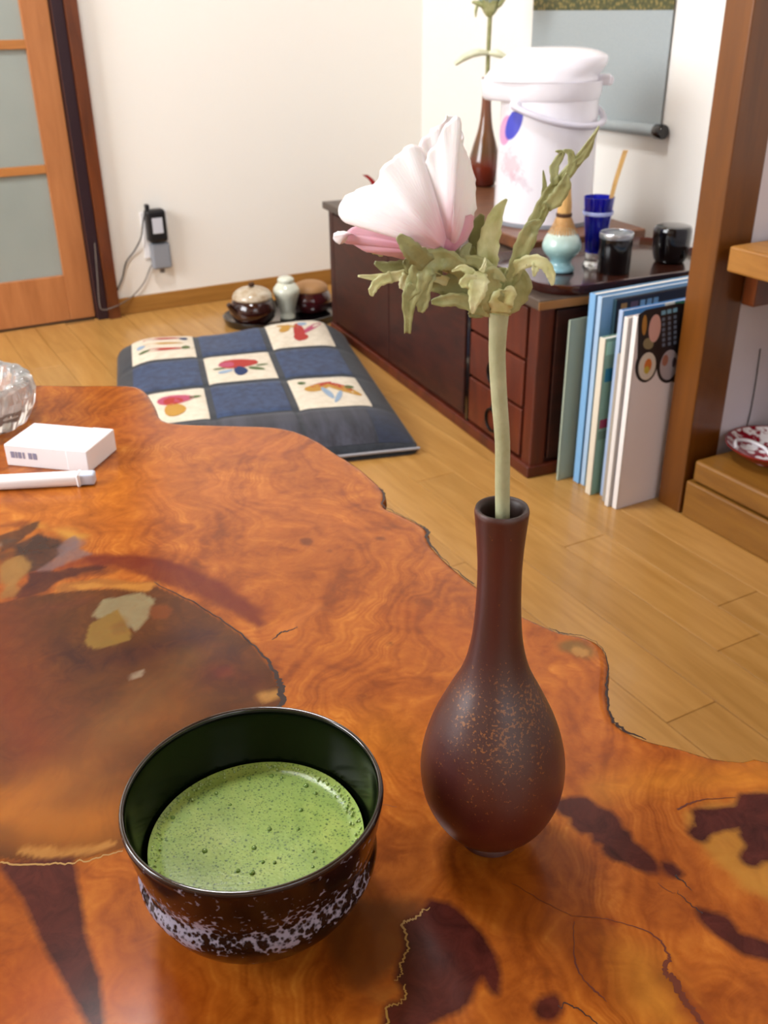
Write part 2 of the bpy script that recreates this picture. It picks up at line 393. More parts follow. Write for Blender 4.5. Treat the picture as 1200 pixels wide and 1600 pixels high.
box('gap_shade_strip', .5545, .5815, YB-.022, YB+.05, 0, 1.86, mt['gap_shade'], p1, bev=.001)  # dark strip stands in for the shade in the gap between door and post
# alcove post, step, shelf
struct(box('trim_2', XS, 1.156, .985, 1.034, 0, ZC, mt['post'], bev=.0025))
raised = bpy.data.objects.new('floor_raised', None); C.objects.link(raised); struct(raised)
box('riser', XS, XR, YF, .979, 0, .062, mt['step'], raised, bev=.003)
box('step_board', XS+.003, XR, YF, .970, .065, .100, mt['step'], raised, bev=.004)
sh = empty('wall_shelf', (XS, .97, .397), 0, 'thick light brown wooden shelf fixed beside the alcove post, above the red plate', 'shelf')
box('shelf_board', 0, XR-XS, -2.2, -.006, 0, .036, mt['step_side'], sh, bev=.003)
box('bracket', .062, XR-XS, -.012, .012, -.06, 0, mt['dark_post'], sh, bev=.002)
# thin crack-like cable on the partition below the shelf
a1 = plane(1188, 545, (0, 1, 0), (0, .984, 0)); a2 = plane(1170, 655, (0, 1, 0), (0, .984, 0))
tag(tube('thin_cord', [a1, (a1+a2)/2+np.array([.002, 0, 0]), a2, a2-np.array([.01, 0, .05])], .0009, mt['cord_b']), 'thin dark cord hanging down the pale lavender wall below the shelf', 'cord')

# ------------------------------------------------------------------ table
def seg_dist(X, Y, a, b):
    ax, ay = a; dx, dy = b[0]-ax, b[1]-ay; L = dx*dx+dy*dy+1e-18
    t = np.clip(((X-ax)*dx+(Y-ay)*dy)/L, 0, 1); qx, qy = ax+t*dx, ay+t*dy
    return (X-qx)**2+(Y-qy)**2, qx, qy
def sdf(X, Y, poly, near=False):
    best = np.full(X.shape, 1e9); ins = np.zeros(X.shape, bool); NX = np.zeros(X.shape); NY = np.zeros(X.shape)
    n = len(poly)
    for i in range(n):
        a, b = poly[i], poly[(i+1) % n]; d, qx, qy = seg_dist(X, Y, a, b)
        m = d < best
        if near: NX[m] = qx[m]; NY[m] = qy[m]
        best = np.minimum(best, d)
        c = ((a[1] > Y) != (b[1] > Y)) & (X < (b[0]-a[0])*(Y-a[1])/(b[1]-a[1]+1e-18)+a[0]); ins ^= c
    s = np.sqrt(best)*np.where(ins, -1, 1); return (s, NX, NY) if near else s
def line_d(X, Y, pts):
    best = np.full(X.shape, 1e9)
    for a, b in zip(pts[:-1], pts[1:]): best = np.minimum(best, seg_dist(X, Y, a, b)[0])
    return np.sqrt(best)
tp = lambda L: [tuple(flat(x, y, TT)[:2]) for x, y in L]
edge = tp([(0, 601), (60, 601), (120, 602), (200, 602), (225, 610), (240, 632), (252, 655), (290, 662), (360, 664), (440, 668), (490, 685), (520, 705), (560, 730), (600, 768), (598, 790), (625, 803), (665, 825), (672, 850), (700, 880), (740, 912), (800, 953), (860, 981), (880, 988), (915, 995), (940, 1010), (950, 1040), (948, 1080), (952, 1110), (968, 1135), (1010, 1155), (1060, 1167), (1110, 1182), (1160, 1188), (1200, 1188)])
edge += [(.425, .22), (.40, .10), (.30, .0), (.12, -.05), (-.1, -.03), (-.32, .06), (-.44, .26), (-.46, .5), (-.5, .72), (-.46, .98), (-.3, 1.15), (-.1, 1.22), (.02, 1.215)]
edge = [tuple(p) for p in smooth_prof(edge+[edge[0]], 3)[:-1]]
S = .0024
gx = np.arange(-.54, .47, S); gy = np.arange(-.09, 1.27, S); nx, ny = len(gx), len(gy)
X, Y = np.meshgrid(gx, gy, indexing='ij'); X = X.ravel(); Y = Y.ravel()
sd, NX, NY = sdf(X, Y, edge, True)
keepv = sd < S*.8
idx = np.arange(nx*ny).reshape(nx, ny)
Q = np.stack([idx[:-1, :-1], idx[1:, :-1], idx[1:, 1:], idx[:-1, 1:]], -1).reshape(-1, 4)
Q = Q[keepv[Q].all(1)]
out = sd > 0; X = np.where(out, NX, X); Y = np.where(out, NY, Y)
used = np.zeros(nx*ny, bool); used[Q.ravel()] = True; remap = -np.ones(nx*ny, int); remap[used] = np.arange(used.sum())
X, Y, sd = X[used], Y[used], np.minimum(sd[used], 0); Q = remap[Q]
rx = np.maximum(0, .004+sd)/.004; Z = TT - .0016*rx**2
# lattice value noise
def vnoise(x, y, s, seed):
    r = np.random.RandomState(seed).rand(128, 128); u, v = x/s+50, y/s+50; i, j = np.floor(u).astype(int), np.floor(v).astype(int)
    f, g = u-i, v-j; f = f*f*(3-2*f); g = g*g*(3-2*g); i %= 128; j %= 128; i1, j1 = (i+1) % 128, (j+1) % 128
    return (r[i, j]*(1-f)+r[i1, j]*f)*(1-g)+(r[i, j1]*(1-f)+r[i1, j1]*f)*g
def fb(x, y, s, seed): return vnoise(x, y, s, seed)+.5*vnoise(x, y, s/2, seed+1)+.25*vnoise(x, y, s/4, seed+2)
wx = X+.05*(fb(X, Y, .11, 1)-.87)+.018*(fb(X, Y, .03, 30)-.87); wy = Y+.05*(fb(X, Y, .11, 9)-.87)+.018*(fb(X, Y, .03, 33)-.87)
grain = 1.0*(wx*.85-wy*.45)+.07*fb(wx, wy, .14, 20)
def px(x, y): return flat(x, y, TT)[:2]
for (x, y), r, w in (((520, 1080), .035, .030), ((1010, 1540), .045, .055), ((1185, 1290), .06, .060), ((560, 900), .09, -.07), ((905, 1020), .016, .016), ((380, 720), .09, .06), ((640, 1250), .05, -.03), ((840, 1450), .06, -.05)):
    c = px(x, y); grain = grain+w*np.exp(-((wx-c[0])**2+(wy-c[1])**2)/r**2)
tint = np.zeros((len(X), 4))
def over(a, col):
    c = np.array(lin(col)[:3]); A = tint[:, 3]; na = a+A*(1-a)
    tint[:, :3] = np.where(na[:, None] > 1e-6, (c*a[:, None]+tint[:, :3]*(A*(1-a))[:, None])/np.maximum(na, 1e-6)[:, None], c); tint[:, 3] = na
jit = .010*(fb(X, Y, .02, 41)-.87)
def blob(pts, r_px, col, a=1., soft=1.0):
    P = tp(pts); d0 = np.linalg.norm(np.append(P[len(P)//2], TT)-EYE); r = r_px*d0/F_PX
    d = line_d(X, Y, P if len(P) > 1 else P*2)+jit; over(a*np.clip((r*(1+soft)-d)/(r*soft*2), 0, 1)**1.3, col)
def patch(pts, col, a=1., soft_px=4, jm=.6):
    P = tp(pts); d0 = np.linalg.norm(np.append(P[0], TT)-EYE); s = soft_px*d0/F_PX
    d = sdf(X, Y, P)+jit*jm; over(a*np.clip(.5-d/(2*s), 0, 1), col)
# broad colour zones of the slab, with the far side's pinkish sheen painted in
blob([(100, 800), (200, 760)], 90, 'c87418', .35); blob([(330, 760), (560, 830)], 60, 'b8682f', .25)
blob([(180, 655), (420, 700)], 40, 'b4602c', .3); blob([(950, 1230), (1190, 1210)], 28, 'cc8422', .45); blob([(520, 1170), (600, 1150)], 60, 'c9801f', .3)
blob([(780, 1400), (900, 1480)], 40, '9c5216', .35); blob([(260, 1560), (30, 1560)], 70, 'b34e10', .4); blob([(730, 1000), (640, 960)], 40, '9c4a14', .3)
# dark red arc above the resin pool, messy bark at the far left with bluish grey highlights painted in
blob([(0, 905), (60, 893), (130, 878), (200, 872), (280, 885), (350, 915), (410, 962)], 16, '6e2410', .75, .9)
blob([(430, 985), (500, 950)], 10, 'b5682c', .4)
blob([(0, 870), (60, 850), (95, 855)], 26, '3d2415', .8); blob([(0, 822), (40, 818)], 8, '6b3012', .8); blob([(60, 822), (120, 838)], 10, 'b5812e', .8)
blob([(90, 868), (115, 850)], 9, '6d5a5a', .8); blob([(0, 852), (20, 845)], 6, '6f7c76', .7); blob([(10, 905), (30, 885)], 14, '9a6e34', .8); blob([(40, 915), (95, 905), (160, 893)], 10, '421712', .8)
patch([(0, 838), (40, 822), (64, 812), (60, 828), (35, 845), (0, 864)], '3a2014', .9, 2.5); patch([(18, 852), (60, 832), (92, 842), (98, 862), (72, 885), (40, 896), (30, 872)], '34201a', .92, 3)
patch([(60, 892), (92, 868), (103, 846), (116, 838), (124, 858), (142, 866), (104, 880), (72, 896)], '6b5452', .8, 3); patch([(0, 884), (30, 870), (46, 880), (38, 906), (24, 930), (0, 936)], '8a6431', .9, 3)
patch([(44, 896), (90, 891), (150, 884), (168, 886), (100, 905), (76, 926), (28, 933), (38, 910)], '3b1612', .92, 2.5)
patch([(130, 870), (200, 866), (270, 878), (340, 904), (400, 945), (424, 975), (405, 988), (350, 952), (280, 917), (240, 906), (190, 886), (150, 882)], '5e1b0c', .88, 6); patch([(74, 919), (95, 908), (150, 904), (245, 911), (240, 918), (150, 921), (90, 926)], '8a5520', .9, 3)
# resin pool
pool = [(-60, 950), (0, 942), (75, 927), (150, 921), (245, 916), (300, 941), (350, 971), (395, 1006), (425, 1046), (440, 1078), (442, 1100), (430, 1160), (400, 1220), (330, 1280), (190, 1328), (150, 1340), (80, 1350), (0, 1345), (-80, 1330), (-200, 1250), (-230, 1100), (-160, 990)]
patch(pool, '4c270c', 1, 2, .12)
blob([(-20, 960), (20, 1100), (60, 1180)], 55, '6c2a08', .75); blob([(60, 1240), (0, 1270), (150, 1280)], 50, 'a35f18', .9); blob([(250, 1110), (160, 1160), (120, 1240)], 50, '7d4a1a', .7)
blob([(180, 1130), (330, 1000)], 26, '6a451f', .6); blob([(100, 1000), (130, 1040), (210, 1020), (330, 990)], 20, '34160f', .85); blob([(300, 985), (360, 1020)], 26, '40211a', .75); blob([(330, 1050), (400, 1060)], 26, '4a1c12', .65)
blob([(110, 915), (230, 917)], 6, 'a9702c', .9, .6); blob([(75, 950), (130, 940)], 12, '5a2a16', .6); blob([(350, 1048), (352, 1050)], 8, '5e2418', .7); blob([(420, 1090), (432, 1085)], 12, 'a97a3c', .8, .5)
blob([(0, 1330), (100, 1337), (180, 1318)], 5, 'b47f3e', .6, .6)
patch([(143, 962), (160, 937), (219, 927), (239, 937), (233, 965), (213, 985), (199, 976), (165, 970)], '7d7152', .95, 2, .25)
patch([(131, 1005), (140, 976), (165, 962), (185, 951), (196, 973), (206, 999), (177, 1008), (148, 1013)], '775a24', 1, 1.5, .2)
patch([(232, 960), (236, 948), (260, 946), (271, 952), (262, 966), (240, 968)], '63300f', .9, 2, .2); blob([(186, 978), (188, 985)], 5, '6b4a20', .7)
patch([(203, 1055), (225, 1046), (222, 1056), (205, 1062)], '9a8a72', .6, 2, .1)
# pale sapwood patch lower right, olive patch left of the crescent with the bowl's shadow painted in
patch([(1066, 1268), (1100, 1252), (1160, 1243), (1260, 1235), (1260, 1440), (1200, 1415), (1150, 1390), (1100, 1335), (1068, 1300)], 'a8752b', .85, 9, .8)
patch([(560, 1400), (600, 1404), (650, 1412), (640, 1440), (634, 1470), (626, 1510), (600, 1530), (560, 1540), (500, 1500), (520, 1420)], '5c3416', .75, 12, .8)
blob([(600, 1560), (620, 1545)], 10, 'a06a2c', .7)
blob([(890, 1010), (915, 1018)], 11, '6b5326', .75); blob([(905, 1020)], 3, 'a5763a', .8)
blob([(1000, 1500), (1020, 1560)], 35, 'c88a2c', .45); blob([(960, 1440), (1040, 1470), (1055, 1520), (1080, 1570), (1110, 1610)], 6, '7c3412', .7)
for q, r in (((567, 1087), 5), ((545, 905), 6), ((590, 842), 5), ((560, 1022), 5), ((608, 1005), 4), ((480, 845), 5), ((920, 1195), 9), ((760, 1090), 5), ((100, 655), 5), ((515, 860), 4), ((640, 845), 4)): blob([q], r, '5c2a12', .75)
dark = np.full(len(X), 1.)
for poly in ([(662, 1424), (675, 1410), (700, 1415), (725, 1435), (750, 1462), (770, 1495), (777, 1522), (776, 1550), (772, 1550), (762, 1530), (755, 1518), (740, 1535), (730, 1560), (717, 1575), (687, 1588), (667, 1598), (640, 1612), (605, 1620), (600, 1600), (607, 1575), (632, 1565), (632, 1542), (622, 1527), (628, 1505), (636, 1480), (635, 1445)],
             [(867, 1254), (892, 1249), (915, 1248), (931, 1262), (950, 1269), (965, 1283), (969, 1298), (981, 1302), (986, 1317), (1004, 1329), (1021, 1346), (1026, 1361), (1012, 1360), (994, 1354), (975, 1344), (958, 1340), (945, 1329), (946, 1317), (930, 1313), (927, 1300), (908, 1298), (895, 1287), (896, 1277), (877, 1269)],
             [(1037, 1350), (1050, 1353), (1062, 1365), (1058, 1369), (1046, 1365)],
             [(1093, 1424), (1136, 1435), (1152, 1461), (1200, 1477), (1240, 1490), (1240, 1510), (1200, 1496), (1163, 1488), (1125, 1461), (1099, 1440)],
             [(1160, 1243), (1200, 1242), (1260, 1235), (1260, 1330), (1200, 1342), (1190, 1342), (1180, 1351), (1167, 1349), (1160, 1338), (1167, 1330), (1172, 1323), (1162, 1308), (1157, 1290), (1137, 1293), (1120, 1297), (1107, 1302), (1100, 1313), (1087, 1309), (1078, 1302), (1082, 1294), (1092, 1293), (1087, 1285), (1090, 1278), (1085, 1268), (1093, 1266), (1117, 1267), (1142, 1263), (1153, 1262)],
             [(5, 1351), (110, 1345), (120, 1400), (130, 1470), (150, 1530), (157, 1600), (160, 1640), (150, 1610), (110, 1540), (70, 1470), (40, 1400)],
             [(838, 1578), (848, 1562), (870, 1558), (875, 1575), (862, 1590), (845, 1588)]):
    dark = np.minimum(dark, sdf(X, Y, tp(poly)))
# edge skirt
ec = {}
Ed = np.concatenate([Q[:, [0, 1]], Q[:, [1, 2]], Q[:, [2, 3]], Q[:, [3, 0]]]); key = np.sort(Ed, 1); kk = key[:, 0].astype(np.int64)*len(X)+key[:, 1]
u_, inv, cnt = np.unique(kk, return_inverse=True, return_counts=True); bE = Ed[cnt[inv] == 1]
nxt = {int(a): int(b) for a, b in bE}; st = int(bE[0, 0]); loop = [st]
while nxt[loop[-1]] != st and len(loop) < len(bE)+5: loop.append(nxt[loop[-1]])
L = np.array(loop); LX, LY = X[L], Y[L]
k2 = 14; tx = np.roll(LX, -k2)-np.roll(LX, k2); ty = np.roll(LY, -k2)-np.roll(LY, k2); nn = np.hypot(tx, ty)+1e-9; ox, oy = ty/nn, -tx/nn
rings = [(.0012, -.004), (.0015, -.009), (-.001, -.02), (-.005, -.034), (-.012, -.048), (-.022, -.056)]
rough_e = .006*(vnoise(LX*2, LY*2, .03, 77)-.5)
VX, VY, VZ, SK = [X], [Y], [Z], []
base = len(X); prev = L; n = len(L)
for q, (off, dz) in enumerate(rings):
    f = off+rough_e*min(1, q/2); VX.append(LX+ox*f); VY.append(LY+oy*f); VZ.append(np.full(n, TT+dz))
    cur = np.arange(n)+base+q*n; SK.append(np.stack([prev, np.roll(prev, -1), np.roll(cur, -1), cur], -1)[:, ::-1]); prev = cur
VX, VY, VZ = map(np.concatenate, (VX, VY, VZ)); SK = np.concatenate(SK); tot = len(VX)
quads = np.concatenate([Q, SK]).astype(np.int32)
if ((X[Q[0, 1]]-X[Q[0, 0]])*(Y[Q[0, 2]]-Y[Q[0, 0]])-(Y[Q[0, 1]]-Y[Q[0, 0]])*(X[Q[0, 2]]-X[Q[0, 0]])) < 0: quads = quads[:, ::-1]
me = bpy.data.meshes.new('table_top'); me.vertices.add(tot); co = np.stack([VX, VY, VZ-TT], -1)
me.vertices.foreach_set('co', co.ravel()); nq = len(quads)
me.loops.add(nq*4+n); me.polygons.add(nq+1)
me.loops.foreach_set('vertex_index', np.concatenate([quads.ravel(), prev[::1]]).astype(np.int32))
me.polygons.foreach_set('loop_start', np.append(np.arange(nq)*4, nq*4).astype(np.int32)); me.update(calc_edges=True); me.validate()
me.polygons.foreach_set('use_smooth', np.ones(len(me.polygons), bool))
def attr(nm, arr, fill):
    a = me.attributes.new(nm, 'FLOAT', 'POINT'); a.data.foreach_set('value', np.concatenate([arr, np.full(tot-len(arr), fill)]).astype(np.float32))
attr('grain', grain, .3); attr('dark', dark, 1)
attr('tint_a', tint[:, 3], .6)
ca = me.attributes.new('tint', 'FLOAT_VECTOR', 'POINT'); tv = np.concatenate([tint[:, :3], np.tile(np.array(lin('5a2e14')[:3]), (tot-len(X), 1))]); ca.data.foreach_set('vector', tv.ravel().astype(np.float32))
pl = sdf(X, Y, tp(pool)); attr('pool', pl, 1)
def table_mat():
    t = NT('varnished_burl'); t.set(Roughness=.2, Specular_IOR_Level=.26)
    A = lambda nm, o='Fac': (lambda k: (setattr(k, 'attribute_name', nm), k.outputs[o])[1])(t.n('ShaderNodeAttribute'))
    v = t.coord('Object'); n1 = t.noise(v, 55, 5, .65, 1.2); n2 = t.noise(v, 14, 4, .6, 1.5); n3 = t.noise(v, 260, 3, .6)
    g = t.math('ADD', A('grain'), t.math('MULTIPLY', n1, .006))
    s1 = t.math('SINE', t.math('MULTIPLY', g, 1050)); s2 = t.math('SINE', t.math('MULTIPLY', g, 370)); s3 = t.math('SINE', t.math('MULTIPLY', g, 118))
    f = t.math('ADD', t.math('MULTIPLY', t.math('MULTIPLY', s1, t.math('MAXIMUM', t.math('SUBTRACT', n2, .42), 0)), .34), t.math('MULTIPLY_ADD', t.math('MULTIPLY', s2, n1), .13, .5)); f = t.math('ADD', f, t.math('MULTIPLY', s3, .07))
    f = t.math('ADD', f, t.math('MULTIPLY_ADD', n2, .95, -.475)); f = t.math('ADD', f, t.math('MULTIPLY_ADD', n3, .14, -.07)); f = t.math('ADD', f, t.math('MULTIPLY_ADD', n1, .55, -.275))
    c = t.ramp(f, [(.05, '6b3109'), (.3, '874110'), (.55, '9d5317'), (.8, 'af6620'), (1, 'bd7a30')])
    pf = t.ramp(A('pool'), [(.0, 1.0), (.002, 0.0)])
    c = t.mix(t.math('MULTIPLY', A('tint_a'), t.ramp(n1, [(.2, .8), (.6, 1.0)])), c, A('tint', 'Color'))
    mod = t.ramp(f, [(.1, .62), (.55, 1.0), (1, 1.2)]); c = t.mix(.35, c, t.mix(1., c, mod, 'MULTIPLY'))
    dn = t.math('MULTIPLY_ADD', t.noise(v, 160, 3, .6), .0026, -.0013)
    dk = t.ramp(t.math('ADD', A('dark'), dn), [(0, 1.0), (.0004, 0.0)])
    dc = t.ramp(n1, [(.3, '330f09'), (.65, '502018')]); c = t.mix(dk, c, dc)
    t.col(c); t.bump(t.noise(v, 9, 2), .25, .002); return t.m
me.materials.append(table_mat())
table = empty('low_table', (0, 0, TT), 0, 'low live edge table of orange burl wood with dark inclusions, under the tea bowl', 'table')
o = bpy.data.objects.new('table_top', me); C.objects.link(o); o.parent = table
mt['crack'] = M('dark_crack', '240b06', .35); mt['crack_red'] = M('red_brown_vein', '5e2409', .35); mt['pale_line'] = M('pale_resin_line', '9a7433', .3)
def ribbon(L, wpx, m, name, seed=0, wob_=.0005, z=.00012):
    P = np.array(smooth_prof([np.array(flat(x, y, TT)[:2]) for x, y in L], 12)); n_ = len(P); rr = np.random.RandomState(seed)
    T_ = np.gradient(P, axis=0); T_ /= np.linalg.norm(T_, axis=1)[:, None]+1e-9; N_ = np.stack([-T_[:, 1], T_[:, 0]], 1)
    d0 = [np.linalg.norm([p[0], p[1], TT-EYE[2]])/F_PX for p in P]; w_ = np.interp(np.linspace(0, 1, n_), np.linspace(0, 1, len(wpx)), wpx)*d0/2
    j1, j2 = rr.randn(n_), rr.randn(n_); j1 = np.convolve(j1, [.25, .5, .25], 'same'); off = j1*wob_
    V = []
    for i in range(n_):
        a_, b_ = w_[i]*(1+.35*j2[i])+1e-5, w_[i]*(1-.35*j2[i])+1e-5
        V.append((*(P[i]+N_[i]*(off[i]+max(a_, 2e-5))), z)); V.append((*(P[i]+N_[i]*(off[i]-max(b_, 2e-5))), z))
    return mesh(name, V, [(2*i, 2*i+1, 2*i+3, 2*i+2) for i in range(n_-1)], m, table)
for q, (L, w, m, nm) in enumerate((([(240, 910), (300, 940), (350, 971), (395, 1006), (412, 1025), (428, 1048), (438, 1072), (441, 1096), (436, 1125)], [1, 2.5, 2, 3, 3, 5, 7, 11, 9, 2], 'crack', 'crack'),
    ([(425, 1000), (440, 988), (452, 986), (465, 979)], [1, 3, 4, 2, 1], 'crack', 'crack'),
    ([(895, 1432), (935, 1434), (970, 1442), (1010, 1455), (1035, 1475), (1046, 1498)], [.6, 1, 1.2, 2, 3, 4], 'crack_red', 'grain_crack'),
    ([(897, 1440), (896, 1480), (900, 1508), (912, 1530), (930, 1548), (948, 1566)], [.8, 1.2, 3, 1.5, 3.5, .6], 'crack_red', 'grain_crack'),
    ([(1046, 1498), (1038, 1518), (1052, 1530), (1064, 1555), (1082, 1580), (1105, 1610)], [6, 7, 12, 10, 8, 7], 'crack_red', 'grain_crack'),
    ([(872, 1572), (895, 1572), (915, 1585), (940, 1607)], [2, 2.2, 1.8, 1.5], 'crack', 'crack'),
    ([(1056, 1367), (1066, 1378), (1080, 1392)], [3.5, 2, .6], 'crack', 'crack'), ([(1028, 1380), (1040, 1390), (1055, 1396)], [.6, 1.2, .6], 'crack_red', 'grain_crack'), ([(1058, 1392), (1078, 1412), (1097, 1428)], [.8, 1.4, 2.4], 'crack', 'crack'),
    ([(1058, 1265), (1080, 1255), (1110, 1248), (1150, 1246)], [3.5, 3, 1.5, .8], 'crack_red', 'grain_crack'),
    ([(672, 1418), (660, 1424), (645, 1437), (630, 1443), (636, 1470), (635, 1490), (626, 1507), (628, 1522), (616, 1532)], [1, 3.2, 3.4, 4, 3, 3, 3, 2, 1.5], 'pale_line', 'pale_line'),
    ([(632, 1538), (634, 1556), (624, 1568), (607, 1574), (604, 1600), (600, 1620)], [2, 3, 2, 3, 3.4, 3], 'pale_line', 'pale_line'),
    ([(0, 1348), (60, 1351), (110, 1348), (150, 1341), (192, 1329)], [3, 3.4, 3, 2.5, 2], 'pale_line', 'pale_line'),
    ([(560, 1260), (580, 1254), (620, 1262)], [.5, .8, .5], 'crack_red', 'grain_crack'), ([(800, 1380), (840, 1404), (895, 1432)], [.5, .9, .7], 'crack_red', 'grain_crack'),
    ([(592, 762), (600, 772), (599, 790), (626, 805), (656, 820), (667, 829), (672, 851), (700, 881), (740, 913)], [1, 4, 2, 1.2, 2, 6, 4, 1, 3], 'crack', 'edge_wear'), ([(858, 981), (880, 989), (915, 996), (940, 1012), (950, 1042), (948, 1080), (953, 1112), (968, 1136), (1010, 1156)], [1, 3, 1, 1, 2, 4, 3, 6, 1.5], 'crack', 'edge_wear'))):
    ribbon(L, w, mt[m], nm, q+3, .0007 if nm != 'grain_crack' else .0003)
mt['stump'] = wood('root_leg_wood', '4a2410', '7a4018', 5, (4, 4, 1), .4)
for x, y in ((-.32, .25), (.17, .12), (-.3, .92), (.05, 1.02)):
    lathe('leg', smooth_prof([(.045, -TT), (.038, -.26), (.035, -.16), (.05, -.052)], 3), mt['stump'], table, 20, (x, y, 0), mod=lambda r, z, a: r*(1+.12*sin(3*a+z*9)+.05*sin(7*a)))

# ------------------------------------------------------------------ tea bowl
BC = np.array([.1072, .3240, TT]); br = facing(BC)
bowl = empty('tea_bowl', BC, br, 'black brown glazed tea bowl with white lace glaze band, holding green tea', 'bowl')
wob = lambda r, z, a: r*(1+.008*sin(2*a+.6)+.005*sin(3*a+z*40))
outp = smooth_prof([(.0260, .0045), (.036, .0085), (.0485, .0185), (.0552, .031), (.0566, .038), (.0550, .0455), (.0573, .056), (.0594, .068), (.0602, .0735), (.0594, .0752)], 5)
bo = lathe('bowl_wall', outp, mt['bowl_out'], bowl, 96, mod=wob, cap=False)
rimp = smooth_prof([(.0594, .0752), (.0583, .0750), (.0571, .0725), (.0556, .062), (.0530, .048), (.049, .034), (.040, .018), (.02, .011), (.0001, .0105)], 5)
lathe('bowl_interior', rimp, mt['bowl_in'], bowl, 96, mod=wob, cap=False)['label'] = 'dark green glazed inside'
lathe('foot_ring', [(.019, .006), (.0205, .0), (.0245, .0), (.0262, .0046), (.0262, .006)], mt['foot'], bowl, 64, cap=False)
lathe('rim', [(.0588+.0011*cos(a), .0746+.0011*sin(a)) for a in np.linspace(0, 2*pi, 13)], M('rim_glaze', '1a0f0b', .1, spec=.9, coat=.5), bowl, 96, mod=wob, cap=False)
# tea
tz = .0440; trad = .0507
tea = empty('matcha_tea', BC+[0, 0, tz], br, 'bright green frothy whisked tea filling the black bowl', 'tea')
nr, na = 40, 120; V = [(0, 0, 0)]; Fc = []
for k in range(1, nr+1):
    q = k/nr; r = trad*q
    for i in range(na):
        a = 2*pi*i/na; z = .0022*max(0, (q-.86)/.14)**2+.0002*sin(3*a+q*5)*q
        rr = r*(1+.008*sin(2*a+.6)); V.append((rr*cos(a), rr*sin(a), z))
for i in range(na): Fc.append((0, 1+i, 1+(i+1) % na))
for k in range(1, nr):
    for i in range(na):
        j = (i+1) % na; p = 1+(k-1)*na; q = 1+k*na; Fc.append((p+i, q+i, q+j, p+j))
mesh('foam_surface', V, Fc, mt['tea'], tea, True)
binv = Matrix.Rotation(-br, 4, 'Z')
def dome(name, r, h, m, parent, loc, n=14):
    return lathe(name, [(r*cos(a), h*sin(a)) for a in np.linspace(0, pi/2*.98, 6)]+[(.00001, h)], m, parent, n, loc, cap=False)
for x, y, r in ((320, 1330, .0013), (397, 1325, .0012), (421, 1296, .0012), (372, 1361, .0011), (394, 1364, .0014), (411, 1347, .0009), (429, 1348, .0009), (489, 1355, .0008), (470, 1266, .0011), (478, 1228, .0014), (493, 1240, .001), (541, 1264, .001), (270, 1278, .0012), (338, 1240, .001), (389, 1216, .0012), (424, 1213, .0013), (440, 1216, .001), (489, 1331, .0009), (360, 1258, .0008), (466, 1296, .0009)):
    p = flat(x, y, TT+tz)-(BC+[0, 0, tz]); q = binv @ Vector((p[0], p[1], 0)); dome('bubble', r, r*.8, mt['bubble'], tea, (q.x, q.y, .0002))
V, Fc = [], []                      # ring of fine froth beads along the wall of the bowl
rb = bmesh.new()
for i in range(230):
    a = rng.rand()*2*pi; r = trad-.0008-abs(rng.randn())*.0022; s = .00035+rng.rand()*.0005
    bmesh.ops.create_icosphere(rb, subdivisions=1, radius=s, matrix=Matrix.Translation((r*cos(a), r*sin(a), .0006+.001*(r/trad)**8)))
tag(bmobj('froth_beads', rb, mt['froth'], tea), kind='stuff')

# ------------------------------------------------------------------ bud vase
VB = np.array([.2301, .3049, TT]); vr = facing(VB)
vase = empty('bud_vase', VB, vr, 'maroon stoneware bud vase with ochre speckles, holding the pink flower', 'vase', rot=(0, radians(-.75), vr))
vp = smooth_prof([(.0138, .0062), (.0195, .0090), (.0282, .0185), (.0346, .0325), (.0368, .0475), (.0355, .0620), (.0310, .0780), (.0240, .0940), (.0165, .1100), (.0125, .1260), (.0107, .1450), (.0102, .1650), (.0108, .1800), (.0119, .1930), (.0122, .1965), (.0117, .1985)], 5)
lathe('body', vp, mt['vase'], vase, 72, cap=False)
lathe('neck_inside', smooth_prof([(.0117, .1985), (.0106, .1983), (.0092, .1965), (.0082, .190), (.0078, .17), (.0078, .14), (.0077, .11)], 3)+[np.array((.0001, .109))], mt['foot'], vase, 48, cap=False)
lathe('foot_ring', [(.0125, .004), (.0128, 0), (.0150, 0), (.0162, .0012), (.0155, .0052), (.0138, .0070)], mt['vase'], vase, 64, cap=False)

